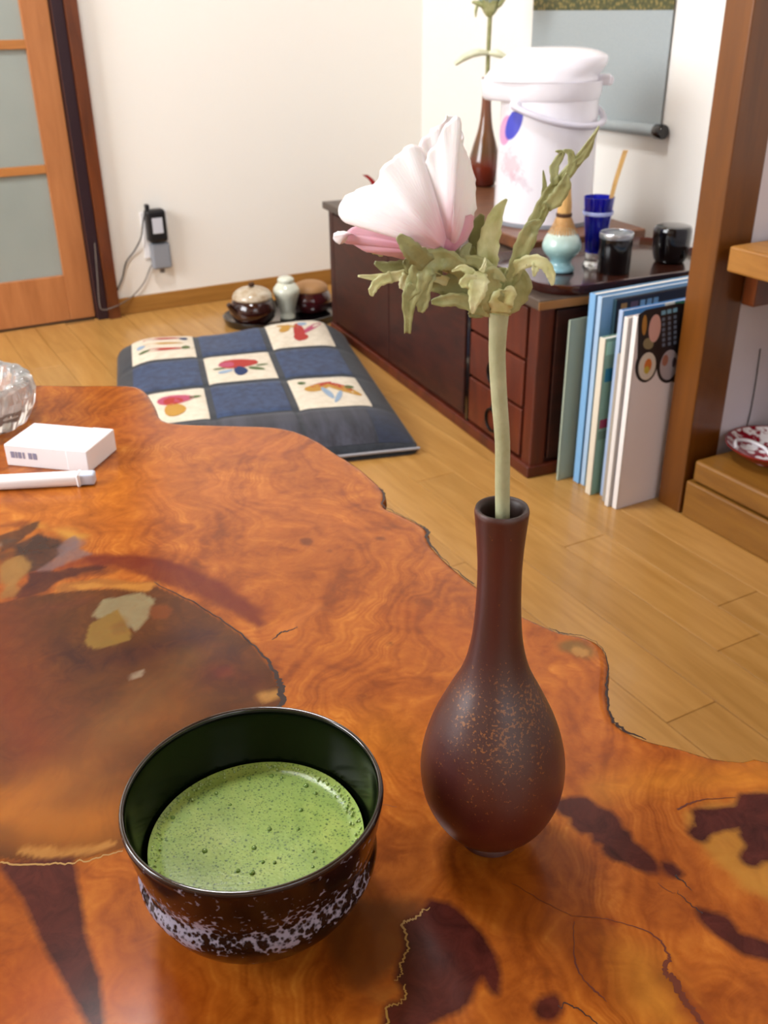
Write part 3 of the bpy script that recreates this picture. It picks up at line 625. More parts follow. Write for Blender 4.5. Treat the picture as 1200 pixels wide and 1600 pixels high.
# ------------------------------------------------------------------ pink artificial flower
FB = VB; fr = vr
flower = empty('pink_flower', FB, fr, 'artificial pink white anemone with olive leaves standing in the maroon vase', 'flower')
Uv = np.array([cos(fr), sin(fr), 0]); Wv = np.array([-sin(fr), cos(fr), 0])      # local x, local y (away)
def bp(x, y, d=0):                    # local point at depth d (m, away from the viewer) over a measured spot
    p = plane(x, y, Wv, FB+Wv*d)-FB; return np.array([p@Uv, d, p[2]])
tube('stem', [(.0000, .000, .125), bp(785, 830, 0), bp(785, 760, 0), bp(785, 690), bp(780, 620), bp(777, 560), bp(778, 520), bp(780, 488)], .0034, mt['stem'], flower, 14, rs=[.0033, .0033, .0033, .0033, .0034, .0035, .0037, .0042])
def fan(name, base, outline, depth, m, nt=22, ns=40, ruffle=.0012, cup=.55, seed=0, edge_d=None, veins=40):
    """petal: a fan from its base to a curved free edge, bulging by depth(s)"""
    O = np.array(smooth_prof([np.array(q, float) for q in outline], 8)); cum = np.r_[0, np.cumsum(np.hypot(*np.diff(O, axis=0).T))]; cum /= cum[-1]
    s = np.linspace(0, 1, ns); ox_ = np.interp(s, cum, O[:, 0]); oy_ = np.interp(s, cum, O[:, 1]); r = np.random.RandomState(seed); ph = r.rand(4)*6
    V, Fc, tip, vn = [], [], [], []
    for i in range(nt+1):
        t = i/nt
        for j in range(ns):
            b = (base[0]+(s[j]-.5)*8, base[1]); q = t**.9
            x, y = b[0]+(ox_[j]-b[0])*q, b[1]+(oy_[j]-b[1])*q
            prof = sin(pi*min(1, t**cup))*(.35+.65*sin(pi*s[j])) if depth != 0 else 0
            e = edge_d[0]+(edge_d[1]-edge_d[0])*s[j] if edge_d else 0
            d = base[2]-depth*(prof+.35*t*sin(pi*s[j]))+e*t+ruffle*t*t*(sin(s[j]*19+ph[0])+.7*sin(s[j]*41+ph[1]))
            jx = ruffle*1700*t**6*(sin(s[j]*55+ph[2])+.7*sin(s[j]*97+ph[3])+.5*sin(s[j]*151+ph[1]))
            V.append(bp(x+jx*.8, y+jx*.6, d)); tip.append(t); vn.append((s[j]*2.2, t*.10, 0))
    for i in range(nt):
        for j in range(ns-1): Fc.append((i*ns+j, i*ns+j+1, (i+1)*ns+j+1, (i+1)*ns+j))
    o = mesh(name, V, Fc, m, flower, True)
    a = o.data.attributes.new('tip', 'FLOAT', 'POINT'); a.data.foreach_set('value', tip)
    a = o.data.attributes.new('vein', 'FLOAT_VECTOR', 'POINT'); a.data.foreach_set('vector', np.array(vn).ravel())
    solid(o, .0006); return o
PB = (700, 398)
fan('petal', (704, 392, .004), [(655, 300), (648, 262), (655, 228), (668, 208), (688, 194), (700, 182), (716, 184), (721, 200), (724, 235), (735, 285)], -.006, mt['petal'], seed=1, edge_d=(.012, .008))
fan('petal', (704, 392, .006), [(560, 325), (572, 300), (600, 276), (630, 245), (660, 225), (690, 215), (700, 240)], -.012, mt['petal'], seed=2, edge_d=(.014, .014))
fan('petal', (700, 396, .000), [(690, 408), (640, 405), (600, 398), (570, 392), (550, 381), (536, 378), (526, 371), (530, 364), (542, 362), (560, 352), (590, 350), (620, 350)], .006, mt['petal_p'], seed=3, edge_d=(.0, .004), ruffle=.0006)
fan('petal', (700, 394, -.001), [(668, 398), (632, 378), (600, 358), (565, 352), (545, 350), (531, 340), (529, 326), (533, 318), (548, 300), (566, 294), (588, 286), (594, 268), (622, 240), (640, 228), (655, 229), (668, 246), (682, 268), (694, 292)], .016, mt['petal'], seed=4, ns=64, nt=26, edge_d=(-.002, .004), ruffle=.0009)
fan('petal', (704, 394, -.003), [(666, 300), (664, 262), (670, 240), (683, 222), (696, 196), (706, 184), (716, 182), (721, 190), (718, 210), (727, 236), (738, 264), (743, 302), (740, 338), (730, 365), (716, 386)], .011, mt['petal'], seed=5, ns=48, edge_d=(.0, .010), ruffle=.0008)
fan('petal', (698, 400, -.007), [(655, 402), (662, 388), (684, 366), (712, 350), (739, 334), (737, 358), (728, 374), (712, 390)], .003, mt['petal_p'], seed=6, nt=14, ns=24, ruffle=.0005)
# the curled pale lobe at the far left tip
fan('petal', (548, 366, -.001), [(541, 376), (532, 381), (524, 377), (521, 369), (527, 363), (538, 362)], .003, mt['petal'], seed=8, nt=8, ns=16, ruffle=.0004)
lathe('calyx', smooth_prof([(.0012, -.006), (.0055, 0), (.009, .005), (.0105, .010), (.006, .014)], 4), mt['leaf_d'], flower, 24, bp(700, 408, .002)).rotation_euler = (0, radians(-35), 0)
tube('flower_stalk', [bp(780, 492, 0), bp(765, 465, .002), bp(735, 432, .003), bp(708, 408, .002)], .0024, mt['stem'], flower, 10)
lathe('sheath', smooth_prof([(.0036, 0), (.0048, .004), (.0066, .010), (.0078, .016), (.0070, .0162), (.004, .008)], 4), mt['leaf'], flower, 24, bp(782, 492, 0), cap=False, mod=lambda r, z, a: r*(1+.10*sin(5*a)*z/.016))

def leaf(name, rib, widths, m, lobes=(), fold=.25, seed=0, k=5):
    """leaf blade along a rib of (x, y, depth mm); lobes are (start t, list of (x, y, d), widths)"""
    V, Fc = [], []
    def strip(P, Wd, nc=5):
        P = np.array(smooth_prof(P, k)); n_ = len(P); ww = np.interp(np.linspace(0, 1, n_), np.linspace(0, 1, len(Wd)), Wd)*.000285/2*1.0
        b0 = len(V)
        for i in range(n_):
            t = P[min(i+1, n_-1)]-P[max(i-1, 0)]; t /= np.linalg.norm(t)+1e-9; sd_ = np.cross(t, (0, 1, 0)); sd_ /= np.linalg.norm(sd_)+1e-9; up = np.cross(sd_, t)
            for c in range(nc):
                q = (c/(nc-1)-.5)*2; sc = 1+(.11*((i+seed) % 3-1) if abs(q) > .9 else 0)*min(1, 1.2-i/n_)
                V.append(P[i]+sd_*q*ww[i]*sc-up*(abs(q)*ww[i]*fold)*(1+.5*sin(i*.7+seed))+up*.00022*sin(i*1.7+c*2))
        for i in range(n_-1):
            for c in range(nc-1): Fc.append((b0+i*nc+c, b0+i*nc+c+1, b0+(i+1)*nc+c+1, b0+(i+1)*nc+c))
    pt = lambda q: bp(q[0], q[1], q[2]/1000)
    strip([pt(q) for q in rib], widths)
    for L_, Wd in lobes: strip([pt(q) for q in L_], Wd)
    return solid(mesh(name, V, Fc, m, flower, True), .00035)
LF = 'leaf'
leaf(LF, [(786, 470, -1), (800, 430, -2), (822, 380, -3), (840, 335, -4), (858, 300, -4), (885, 272, -5), (912, 238, -6), (936, 197, -8)], [16, 20, 22, 16, 12, 15, 11, 1], mt['leaf'],
     [([(846, 330, -4), (851, 300, -3), (849, 266, -3)], [10, 8, 1]), ([(868, 290, -5), (866, 262, -4), (878, 240, -3), (868, 236, -3)], [10, 12, 8, 1]), ([(880, 280, -5), (893, 262, -6), (892, 240, -6), (880, 235, -6)], [8, 12, 9, 2]), ([(850, 325, -6), (868, 312, -8), (882, 290, -9), (886, 270, -9)], [10, 20, 17, 2]), ([(842, 350, -5), (852, 330, -7), (852, 318, -8)], [8, 9, 1]), ([(896, 258, -6), (916, 240, -6), (928, 220, -7)], [8, 9, 2])])
leaf(LF, [(777, 468, -3), (764, 430, -4), (762, 395, -5), (768, 360, -5), (778, 330, -4), (792, 311, -3)], [16, 26, 30, 26, 16, 2], mt['leaf_l'], seed=2, fold=.4)
leaf(LF, [(768, 455, 2), (752, 420, 3), (745, 380, 4), (748, 350, 4), (754, 335, 3)], [12, 20, 22, 18, 6], mt['leaf_d'], seed=3)
leaf(LF, [(752, 440, 0), (742, 410, -1), (738, 385, -1)], [12, 16, 5], mt['leaf'], seed=4)
leaf(LF, [(792, 452, -6), (808, 415, -8), (818, 380, -9), (832, 355, -9), (848, 346, -9)], [12, 22, 22, 20, 4], mt['leaf'], seed=5, fold=.45)
leaf(LF, [(792, 432, -6), (812, 414, -9), (835, 406, -11), (852, 414, -12), (861, 430, -12), (863, 446, -12)], [10, 18, 15, 15, 12, 3], mt['leaf_l'], [([(838, 410, -11), (836, 422, -12), (834, 432, -12)], [12, 9, 2])], seed=6)
leaf(LF, [(770, 470, -8), (768, 445, -10), (762, 420, -11), (745, 408, -11), (725, 405, -10), (722, 398, -9)], [16, 24, 20, 15, 12, 4], mt['leaf'], seed=7)
leaf(LF, [(758, 440, -14), (735, 425, -16), (722, 418, -16), (706, 424, -15)], [8, 12, 9, 2], mt['leaf_l'], seed=8)
leaf(LF, [(752, 425, -15), (749, 438, -18), (745, 458, -19), (740, 476, -19), (739, 490, -18)], [10, 26, 24, 12, 2], mt['leaf_l'], [([(744, 440, -18), (730, 440, -19), (719, 446, -19)], [18, 20, 7]), ([(752, 425, -16), (757, 415, -16), (758, 402, -15)], [8, 6, 1])], seed=9, fold=.15)
leaf(LF, [(782, 488, -6), (784, 470, -9), (794, 455, -11), (792, 448, -11)], [24, 34, 24, 3], mt['leaf_l'], seed=10, fold=.2)
leaf(LF, [(775, 486, -5), (768, 465, -9), (765, 440, -11), (772, 425, -12), (790, 440, -12)], [24, 34, 30, 18, 4], mt['leaf'], seed=11)
leaf(LF, [(790, 486, -2), (806, 465, -4), (814, 440, -5), (800, 410, -5)], [16, 30, 30, 6], mt['leaf'], seed=20)
leaf(LF, [(752, 462, -6), (728, 430, -9), (706, 408, -11), (684, 404, -12), (664, 415, -13), (652, 440, -14), (640, 470, -14), (638, 500, -14), (637, 520, -13)], [14, 22, 26, 30, 32, 30, 20, 11, 9], mt['leaf'],
     [([(668, 425, -13), (663, 450, -14), (660, 475, -14), (657, 488, -14)], [26, 20, 17, 6]), ([(650, 445, -14), (638, 462, -14), (631, 478, -14)], [22, 12, 4])], seed=12, fold=.35)
leaf(LF, [(700, 440, -2), (665, 428, -4), (630, 430, -5), (595, 434, -6), (559, 431, -7)], [12, 16, 16, 12, 2], mt['leaf_l'], [([(612, 432, -6), (592, 440, -7), (582, 454, -7), (582, 463, -7)], [16, 14, 11, 3]), ([(640, 430, -5), (632, 445, -6), (628, 452, -6)], [20, 18, 8])], seed=13)
leaf(LF, [(660, 430, -1), (630, 420, -2), (605, 418, -2), (585, 410, -2)], [16, 24, 18, 4], mt['leaf_d'], seed=14)
leaf(LF, [(668, 412, -17), (652, 398, -19), (636, 382, -20), (622, 368, -20)], [26, 28, 22, 8], mt['leaf_d'], seed=15)
leaf(LF, [(690, 420, -3), (660, 425, -5), (640, 412, -6), (632, 405, -6)], [16, 24, 20, 6], mt['leaf_d'], seed=16)
leaf(LF, [(780, 488, 0), (748, 478, -2), (714, 468, -3), (690, 470, -3), (674, 472, -3)], [16, 24, 20, 16, 6], mt['leaf'], seed=17)
leaf(LF, [(745, 470, -1), (715, 450, 0), (690, 445, 0), (672, 450, 0)], [16, 36, 28, 8], mt['leaf_d'], seed=18)
leaf(LF, [(765, 480, 1), (745, 488, 0), (732, 492, 0)], [16, 18, 5], mt['leaf_d'], seed=19)
leaf(LF, [(600, 395, 3), (585, 390, 2), (574, 386, 2)], [12, 12, 5], mt['leaf_l'], seed=21)
leaf(LF, [(760, 440, -4), (740, 425, -6), (725, 400, -6), (735, 380, -5)], [20, 24, 18, 4], mt['leaf'], seed=22)

# ------------------------------------------------------------------ things on the table, far left
pk = flat(12, 727, TT); pd = flat(160, 741, TT)-pk; pa = atan2(pd[1], pd[0])
pkt = empty('cigarette_box', pk, pa, 'white cardboard cigarette box lying flat beside the glass ashtray', 'box')
mt['card'] = M('white_card', 'f4f3f6', .45); mt['ink'] = M('grey_ink', '8f8fa8', .6); mt['film'] = M('foil_edge', 'c9d3e6', .25)
box('carton', 0, .088, 0, .056, 0, .0225, mt['card'], pkt, bev=.0012)
box('lid_flap', .0655, .0884, -.0004, .0564, -.0000, .0229, mt['card'], pkt, bev=.0012)
for i, (a, b) in enumerate(((.006, .010), (.011, .013), (.014, .0175), (.019, .021), (.025, .029), (.030, .034))): box('print_mark', a, b, -.0003, .0001, .009, .0155, mt['ink'], pkt, bev=0)
lt = flat(150, 756, TT); ld = flat(0, 764, TT)-lt; la = atan2(ld[1], ld[0])
lgt = empty('lighter', lt+np.array([0, 0, .0062]), la, 'white plastic lighter with a clear end lying in front of the cigarette box', 'lighter')
bmobj('lighter_body', box_bm(.014, .094, -.009, .006, -.006, .006, .0045, 4), mt['card'], lgt)
bmobj('lighter_head', box_bm(0, .0135, -.0075, .0045, -.0055, .0055, .002, 3), mt['film'], lgt)
bmobj('fork', box_bm(.0125, .0165, -.0095, .0065, -.0062, .0062, .002, 3), mt['card'], lgt)
at = empty('glass_ashtray', (.078, 1.062, TT), 0, 'heavy cut glass ashtray at the left edge, behind the cigarette box', 'ashtray')
facet = lambda r, z, a: r*(1+.045*abs(sin(8*a)))
o = lathe('ashtray_bowl', [(.0001, .0), (.050, .0), (.058, .004), (.066, .020), (.069, .035), (.067, .046), (.062, .050), (.054, .048), (.050, .038), (.044, .022), (.03, .014), (.0001, .013)], M('pressed_glass', 'f7f5f2', .06, trans=.80, ior=1.5), at, 96, mod=facet, cap=False)
for p in o.data.polygons: p.use_smooth = False
for i in range(16):
    a = 2*pi*i/16; dome('rim_knob', .0085, .006, o.data.materials[0], at, (.0605*cos(a), .0605*sin(a), .046), 10)

# ------------------------------------------------------------------ floor cushion
CA = np.array([.817, 1.408]); ca_ = radians(15.5); rh = np.array([cos(ca_), -sin(ca_)]); chh = np.array([sin(ca_), cos(ca_)])
def cush_h(r, c):                      # local: r to the right (negative inward), c away
    q = min(1, max(0, (r+.515)/.09))*min(1, max(0, (.03-r)/.09)); q2 = min(1, max(0, (c+.0)/.10))*min(1, max(0, (.745-c)/.09))
    e = sin(pi/2*q)**.6*sin(pi/2*q2)**.6 if q > 0 and q2 > 0 else 0
    bulge = .034+.008*sin(pi*min(1, max(0, (r+.53)/.56)))+.020*exp(-((c-.66)/.12)**2)*exp(-((r+.06)/.14)**2)+.010*exp(-((c-.62)/.1)**2)*exp(-((r+.46)/.1)**2)-.006*exp(-((c-.66)/.1)**2)*exp(-((r+.28)/.07)**2)
    for g in (-.170, -.33): bulge -= .003*exp(-((r-g)/.012)**2)
    for g in (.145, .325, .515): bulge -= .003*exp(-((c-g)/.012)**2)
    return .012+bulge*e
cs = empty('floor_cushion', (CA[0], CA[1], 0), -ca_, 'flat navy patchwork floor cushion with cream embroidered squares, on the wooden floor', 'cushion')
def patchmesh(name, r0, r1, c0, c1, m, parent, dz=0, n=None, bottom=False):
    n1 = n or max(4, int((r1-r0)/.008)); n2 = n or max(4, int((c1-c0)/.008)); V, Fc = [], []
    for i in range(n1+1):
        for j in range(n2+1):
            r, c = r0+(r1-r0)*i/n1, c0+(c1-c0)*j/n2
            if bottom:
                for ex, ey, sx, sy, R_ in ((r0, c1, -1, 1, .085), (r1, c1, 1, 1, .085), (r0, c0, -1, -1, .03), (r1, c0, 1, -1, .02)):
                    ax, ay = (r-(ex-sx*R_))*sx/R_, (c-(ey-sy*R_))*sy/R_
                    if ax > 0 and ay > 0: q_ = max(ax, ay)/hypot(ax, ay); r, c = ex-sx*R_+sx*ax*q_*R_, ey-sy*R_+sy*ay*q_*R_; break
            V.append((r, c, cush_h(r, c)+dz))
    for i in range(n1):
        for j in range(n2): a = i*(n2+1)+j; Fc.append((a, a+n2+1, a+n2+2, a+1))
    if bottom:
        b = len(V); nb = [(r0, c0), (r1, c0), (r1, c1), (r0, c1)]
        ringi = [i*(n2+1) for i in range(n1+1)]+[n1*(n2+1)+j for j in range(1, n2+1)]+[i*(n2+1)+n2 for i in range(n1-1, -1, -1)]+[j for j in range(n2-1, 0, -1)]
        for q in ringi: V.append((V[q][0], V[q][1], .0))
        L_ = len(ringi)
        for q in range(L_): Fc.append((ringi[q], ringi[(q+1) % L_], b+(q+1) % L_, b+q))
        Fc.append(tuple(range(b, b+L_)))
    return mesh(name, V, Fc, m, parent, True)
def cloth(name, a, b, sc=120, st=(1, 1, 1)):
    t = NT(name); t.set(Roughness=.85, Sheen_Weight=.15); v = t.coord('Object', st); n_ = t.noise(v, sc, 4, .65)
    t.col(t.ramp(n_, [(.35, a), (.65, b)])); t.bump(t.noise(v, 900, 2), .3, .0005); return t.m
mt['navy_border'] = cloth('charcoal_navy_cloth', '1b2028', '2a3039', 80)
mt['navy'] = cloth('blue_patch_cloth', '152546', '2b4268', 70)
mt['stripe'] = cloth('striped_dark_cloth', '14161f', '3c3d4a', 26, (1, .06, 1))
mt['navy_d'] = cloth('deep_navy_cloth', '101a2e', '1c2740', 60)
mt['cream'] = cloth('cream_cloth', 'cfc3ad', 'ded3bf', 60)
patchmesh('cover', -.515, .03, 0.0, .745, mt['navy_border'], cs, bottom=True)
o = tube('piping', [(-.515, -.002, .012), (-.3, -.003, .013), (-.1, -.002, .013), (.03, -.001, .012)], .003, M('grey_piping', '9a9aa0', .7), cs, 8)
rows = [(.150, .320), (.335, .505), (.522, .690)]; cols = [(-.478, -.338), (-.325, -.182), (-.167, -.024)]
cream_cells = {}
for i, (c0, c1) in enumerate(rows):
    for j, (r0, r1) in enumerate(cols):
        cr = (i+j) % 2 == 0
        o = patchmesh('patch', r0, r1, c0, c1, mt['cream' if cr else 'navy'], cs, .0006)
        if cr: o['label'] = 'cream square patch'; cream_cells[(i, j)] = (r0, r1, c0, c1, o)
        else: o['label'] = 'blue square patch'
for a, b, m in ((-.50, -.34, 'stripe'), (-.335, -.18, 'stripe'), (-.172, -.045, 'stripe'), (-.043, .022, 'navy_d')): patchmesh('border_patch', a, b, .012, .142, mt[m], cs, .0006)
cm = {k: M('thread_'+k, c, .8) for k, c in dict(red='a8362f', pink='b0506a', ochre='b88a3c', navy='22355f', green='55663a', blue='8fa3b8', mauve='8a6a78').items()}
def motif(cell, x, y, rx_, ry_, rot, col, k=14):
    r0, r1, c0, c1, par = cream_cells[cell]; cx_, cy_ = r0+(r1-r0)*x, c0+(c1-c0)*y; V = []; w_, h_ = (r1-r0)*rx_, (c1-c0)*ry_; a = radians(rot)
    pts = [(cx_, cy_)]
    for i in range(k):
        q = 2*pi*i/k; u, v = w_*cos(q), h_*sin(q)*(1-.25*cos(q)); pts.append((cx_+u*cos(a)-v*sin(a), cy_+u*sin(a)+v*cos(a)))
    V = [(u, v, cush_h(u, v)+.0012) for u, v in pts]; mesh('embroidery', V, [(0, 1+i, 1+(i+1) % k) for i in range(k)], cm[col], par, True)
for q in ((.5, .62, .30, .17, 0, 'red'), (.32, .62, .12, .1, 60, 'pink'), (.68, .62, .12, .1, -60, 'red'), (.5, .34, .10, .17, 0, 'navy'), (.28, .36, .13, .05, 25, 'blue'), (.74, .38, .14, .05, -35, 'green'), (.2, .48, .10, .03, 0, 'green'), (.84, .5, .10, .03, 10, 'green')): motif((1, 1), *q)
for q in ((.3, .62, .17, .07, 65, 'ochre'), (.5, .45, .09, .30, -5, 'red'), (.5, .28, .12, .12, 0, 'red'), (.72, .55, .06, .27, -40, 'pink'), (.6, .72, .08, .07, 0, 'blue'), (.33, .7, .18, .04, -25, 'ochre')): motif((2, 2), *q)
for q in ((.5, .78, .32, .05, 4, 'red'), (.5, .55, .34, .04, 2, 'ochre'), (.5, .32, .32, .05, 3, 'red'), (.85, .76, .07, .06, 40, 'navy'), (.15, .5, .07, .07, 0, 'blue'), (.86, .36, .07, .07, -30, 'green'), (.2, .3, .1, .04, 20, 'green')): motif((2, 0), *q)
for q in ((.58, .66, .26, .15, 5, 'pink'), (.55, .62, .14, .12, 0, 'red'), (.56, .34, .15, .2, 0, 'ochre'), (.16, .45, .13, .17, 0, 'mauve'), (.86, .68, .09, .04, 10, 'green')): motif((0, 0), *q)
for q in ((.38, .62, .22, .10, 28, 'ochre'), (.45, .72, .18, .05, 28, 'red'), (.48, .42, .05, .2, 10, 'blue'), (.74, .5, .09, .26, 40, 'ochre'), (.7, .62, .06, .2, 38, 'red'), (.6, .28, .04, .2, -20, 'blue'), (.82, .58, .07, .06, 0, 'green'), (.18, .8, .06, .05, 0, 'green')): motif((0, 2), *q)

# ------------------------------------------------------------------ round tray with pots, far corner of the floor
tc = (.985, 2.335, 0); tr = radians(-8)
tray = empty('floor_tray', tc, tr, 'black lacquer oval tray on the floor in the far corner, carrying small pots', 'tray')
def oval(prof, sx, sy, name, m, par, n=64):
    V, Fc = [], []
    for d, z in prof:
        for i in range(n): a = 2*pi*i/n; V.append(((sx+d)*cos(a), (sy+d)*sin(a), z))
    for k in range(len(prof)-1):
        for i in range(n): j = (i+1) % n; Fc.append((k*n+i, k*n+j, (k+1)*n+j, (k+1)*n+i))
    Fc.append(tuple(range(n))); Fc.append(tuple(range((len(prof)-1)*n, len(prof)*n)))
    return mesh(name, V, Fc, m, par, True)
oval([(-.012, 0), (-.004, 0), (.002, .012), (.003, .020), (0, .021), (-.004, .018), (-.009, .007), (-.013, .005)], .158, .115, 'tray_dish', mt['blk_gloss'], tray)
pt_ = empty('amber_teapot', (.895, 2.32, .0055), .3, 'dark brown glossy round pot with an ivory lid, left on the floor tray', 'teapot')
lathe('pot_body', smooth_prof([(.03, 0), (.046, .006), (.058, .024), (.060, .042), (.052, .062), (.036, .072)], 5), mt['brown_glaze'], pt_, 48)
o = lathe('pot_lid', smooth_prof([(.050, .066), (.052, .070), (.046, .082), (.030, .092), (.008, .096), (.0001, .096)], 4), mt['pot_lid'], pt_, 40); lathe('lid_knob', [(.004, .094), (.008, .100), (.007, .106), (.0001, .108)], mt['thread'], pt_, 16)
tube('spout', [(-.050, 0, .035), (-.066, 0, .05), (-.078, 0, .066)], .008, mt['brown_glaze'], pt_, 12, rs=[.011, .008, .006])
jr = empty('white_jar', (.990, 2.318, .0055), 0, 'small pale green white baluster jar between the two dark pots', 'jar')
lathe('jar_body', smooth_prof([(.019, 0), (.021, .004), (.020, .018), (.027, .045), (.034, .066), (.034, .078), (.026, .090), (.0195, .095)], 4), mt['white_glaze'], jr, 40)
lathe('jar_lid', smooth_prof([(.0195, .094), (.0215, .097), (.0215, .104), (.014, .110), (.0001, .112)], 3), mt['white_glaze'], jr, 32)
rp = empty('red_pot', (1.072, 2.345, .0055), 0, 'dark cherry red glossy round pot with tan lid beside the chest', 'pot')
lathe('pot_body', smooth_prof([(.028, 0), (.045, .006), (.055, .024), (.055, .042), (.046, .058)], 5), mt['red_glaze'], rp, 48)
lathe('pot_lid', smooth_prof([(.046, .058), (.047, .062), (.040, .074), (.02, .082), (.0001, .083)], 4), mt['lid_wood'], rp, 40)

# ------------------------------------------------------------------ wall outlet, adapters, cords
wq = lambda x, y, d=0: plane(x, y, (0, 1, 0), (0, YB-d, 0))
c0 = wq(240, 345)
ol = empty('wall_outlet', (c0[0], YB, c0[2]-.035), 0, 'white double wall outlet plate low on the cream wall', 'outlet')
box('cover_plate', -.036, .036, -.006, 0, -.06, .06, mt['white_plastic'], ol, bev=.002)
ad = empty('black_adapter', (c0[0]-.002, YB-.006, c0[2]-.008), 0, 'black plug adapter with a grey label, upper one in the wall outlet', 'plug')
box('adapter_case', -.026, .026, -.034, 0, -.042, .042, mt['black'], ad, bev=.008, seg=3); box('rating_label', -.014, .014, -.0348, -.033, -.018, .022, M('label_grey', 'c9ccd6', .5), ad, bev=.0005)
box('top_clip', -.022, -.012, -.02, -.004, .042, .055, mt['black'], ad, bev=.002)
gd = empty('grey_adapter', (c0[0]+.003, YB-.006, c0[2]-.088), 0, 'grey plug adapter below the black one on the wall', 'plug')
box('adapter_case', -.026, .026, -.026, 0, -.034, .034, mt['grey_pl'], gd, bev=.006, seg=3); box('strain_relief', -.006, .006, -.016, -.006, -.046, -.034, mt['cord_g'], gd, bev=.002)
o = tube('cord', [wq(x, y, d) for x, y, d in ((228, 325, .02), (223, 350, .03), (220, 372, .02), (210, 392, .008), (197, 410, .006), (192, 432, .006), (183, 455, .006), (176, 478, .014))], .0018, mt['cord_b'], n=8); o.parent = ad; o.location = -ad.location
o = tube('cord', [wq(x, y, d) for x, y, d in ((247, 392, .016), (244, 402, .014), (234, 420, .008), (226, 440, .008), (212, 458, .010), (200, 468, .016), (180, 479, .035), (160, 484, .042), (155, 470, .040), (152, 430, .036), (148, 380, .036))], .0016, mt['cord_g'], n=8); o.parent = gd; o.location = -gd.location

# ------------------------------------------------------------------ low chest
ck = radians(5.5)
cb = empty('low_chest', (.959, 1.216, 0), -ck, 'long low dark red brown wooden chest with iron ring handles along the alcove', 'chest')
CL, CW, CH = .965, .40, .315      # local y = length (away), x = depth
box('carcass', .008, CW, .006, CL, .0, CH-.012, mt['cab'], cb, bev=.002)
box('corner_stile', 0, .03, 0, .03, .0, CH-.012, mt['cab_red'], cb, bev=.003); box('corner_stile', 0, .03, CL-.028, CL, .0, CH-.012, mt['cab'], cb, bev=.003)
box('corner_stile', CW-.03, CW, 0, .03, 0, CH-.012, mt['cab'], cb, bev=.003)
box('plinth', -.006, CW, -.004, CL, 0, .022, mt['cab_red'], cb, bev=.003)
box('side_panel', .034, CW-.034, -.0005, .01, .03, CH-.02, mt['cab'], cb, bev=.002)
box('top_board', -.012, CW+.01, -.016, CL+.008, CH-.012, CH+.004, mt['cab_top'], cb, bev=.0015)
box('edge_strip', -.0125, CW+.0105, -.0175, -.0155, CH-.0115, CH+.0015, mt['cab_edge'], cb, bev=.0005)
div = .236
box('divider', -.001, .012, div-.008, div+.004, .022, CH-.012, mt['lacq'], cb, bev=.001)
zz = [.026, .118, .205, .298]
for i in range(3):
    d = box('drawer', -.0025, .012, .034, div-.012, zz[i]+.002, zz[i+1]-.003, mt['cab_red'], cb, bev=.0025)
    zc = (zz[i]+zz[i+1])/2; yc = .128
    V_ = lathe('handle_plate', [(.0001, 0), (.010, 0), (.0095, .0015), (.004, .003), (.0001, .003)], mt['iron'], d, 20, (-.0025, yc, zc+.012)); V_.rotation_euler = (0, -pi/2, 0)
    tube('ring_handle', [(-.006, yc+.021*sin(a), zc+.011-.021*(1-cos(a))) for a in np.linspace(-pi, pi, 19)[:-1]]+[(-.006, yc-.0001, zc+.011-.042)], .0026, mt['iron'], d, 8, k=2)
box('door_panel', -.002, .012, div+.012, .60, .030, CH-.020, mt['cab'], cb, bev=.003); box('door_panel', -.002, .012, .604, CL-.034, .030, CH-.020, mt['cab'], cb, bev=.003)
ctop = CH+.004                                        # height of the chest top
def on_chest(x, y, z): # local chest coords to world
    return np.array([.959+x*cos(ck)+y*sin(ck), 1.216-x*sin(ck)+y*cos(ck), z])
# brown board standing at the back of the chest, under the jug and vase
bd = empty('brown_board', on_chest(.13, .29, ctop+.0005), -ck, 'brown wooden board lying on the chest under the air pot', 'board')
box('board_top', 0, .27, -.03, .66, .004, .026, mt['board'], bd, bev=.003)
for x in (.01, .24): box('batten', x, x+.02, -.01, .64, 0, .004, mt['board'], bd, bev=0)
# lacquer tray at the near end
tz0 = ctop+.0005
trb = empty('lacquer_tray', on_chest(.015, -.022, tz0), -ck+radians(1), 'large dark lacquer tray with rounded corners at the near end of the chest', 'tray')
P0 = rrect(-.004, .385, 0, .262, .06, 8)
def tray_mesh():
    prof = [(-.014, 0), (-.006, 0), (0, .012), (.001, .017), (-.002, .0175), (-.007, .012), (-.013, .006)]
    V, Fc = [], []; n_ = len(P0); cx_, cy_ = .19, .131
    for d, z in prof:
        V += [(x+(d if x > cx_ else -d)*min(1, abs(x-cx_)/.19), y+(d if y > cy_ else -d)*min(1, abs(y-cy_)/.131), z) for x, y in P0]
    for k in range(len(prof)-1):
        for i in range(n_): j = (i+1) % n_; Fc.append((k*n_+i, k*n_+j, (k+1)*n_+j, (k+1)*n_+i))
    Fc.append(tuple(range(n_))); Fc.append(tuple(range((len(prof)-1)*n_, len(prof)*n_))); return V, Fc
V, Fc = tray_mesh(); n_ = len(P0)
mi = [0]*(len(Fc)); 
for i in range(5*n_, 6*n_): mi[i] = 1
mi[-1] = 1
mesh('tray_dish', V, Fc, [mt['lacq_red'], mt['lacq_in']], trb, False, mi=mi)
tb = tz0+.0065
def put(name, x, y, label, cat, rz=None):
    B = np.array([x, y, tb]); return empty(name, B, facing(B) if rz is None else rz, label, cat)
ws = put('whisk_stand', 1.078, 1.318, 'pale blue celadon whisk stand on the lacquer tray, under the bamboo whisk', 'stand')
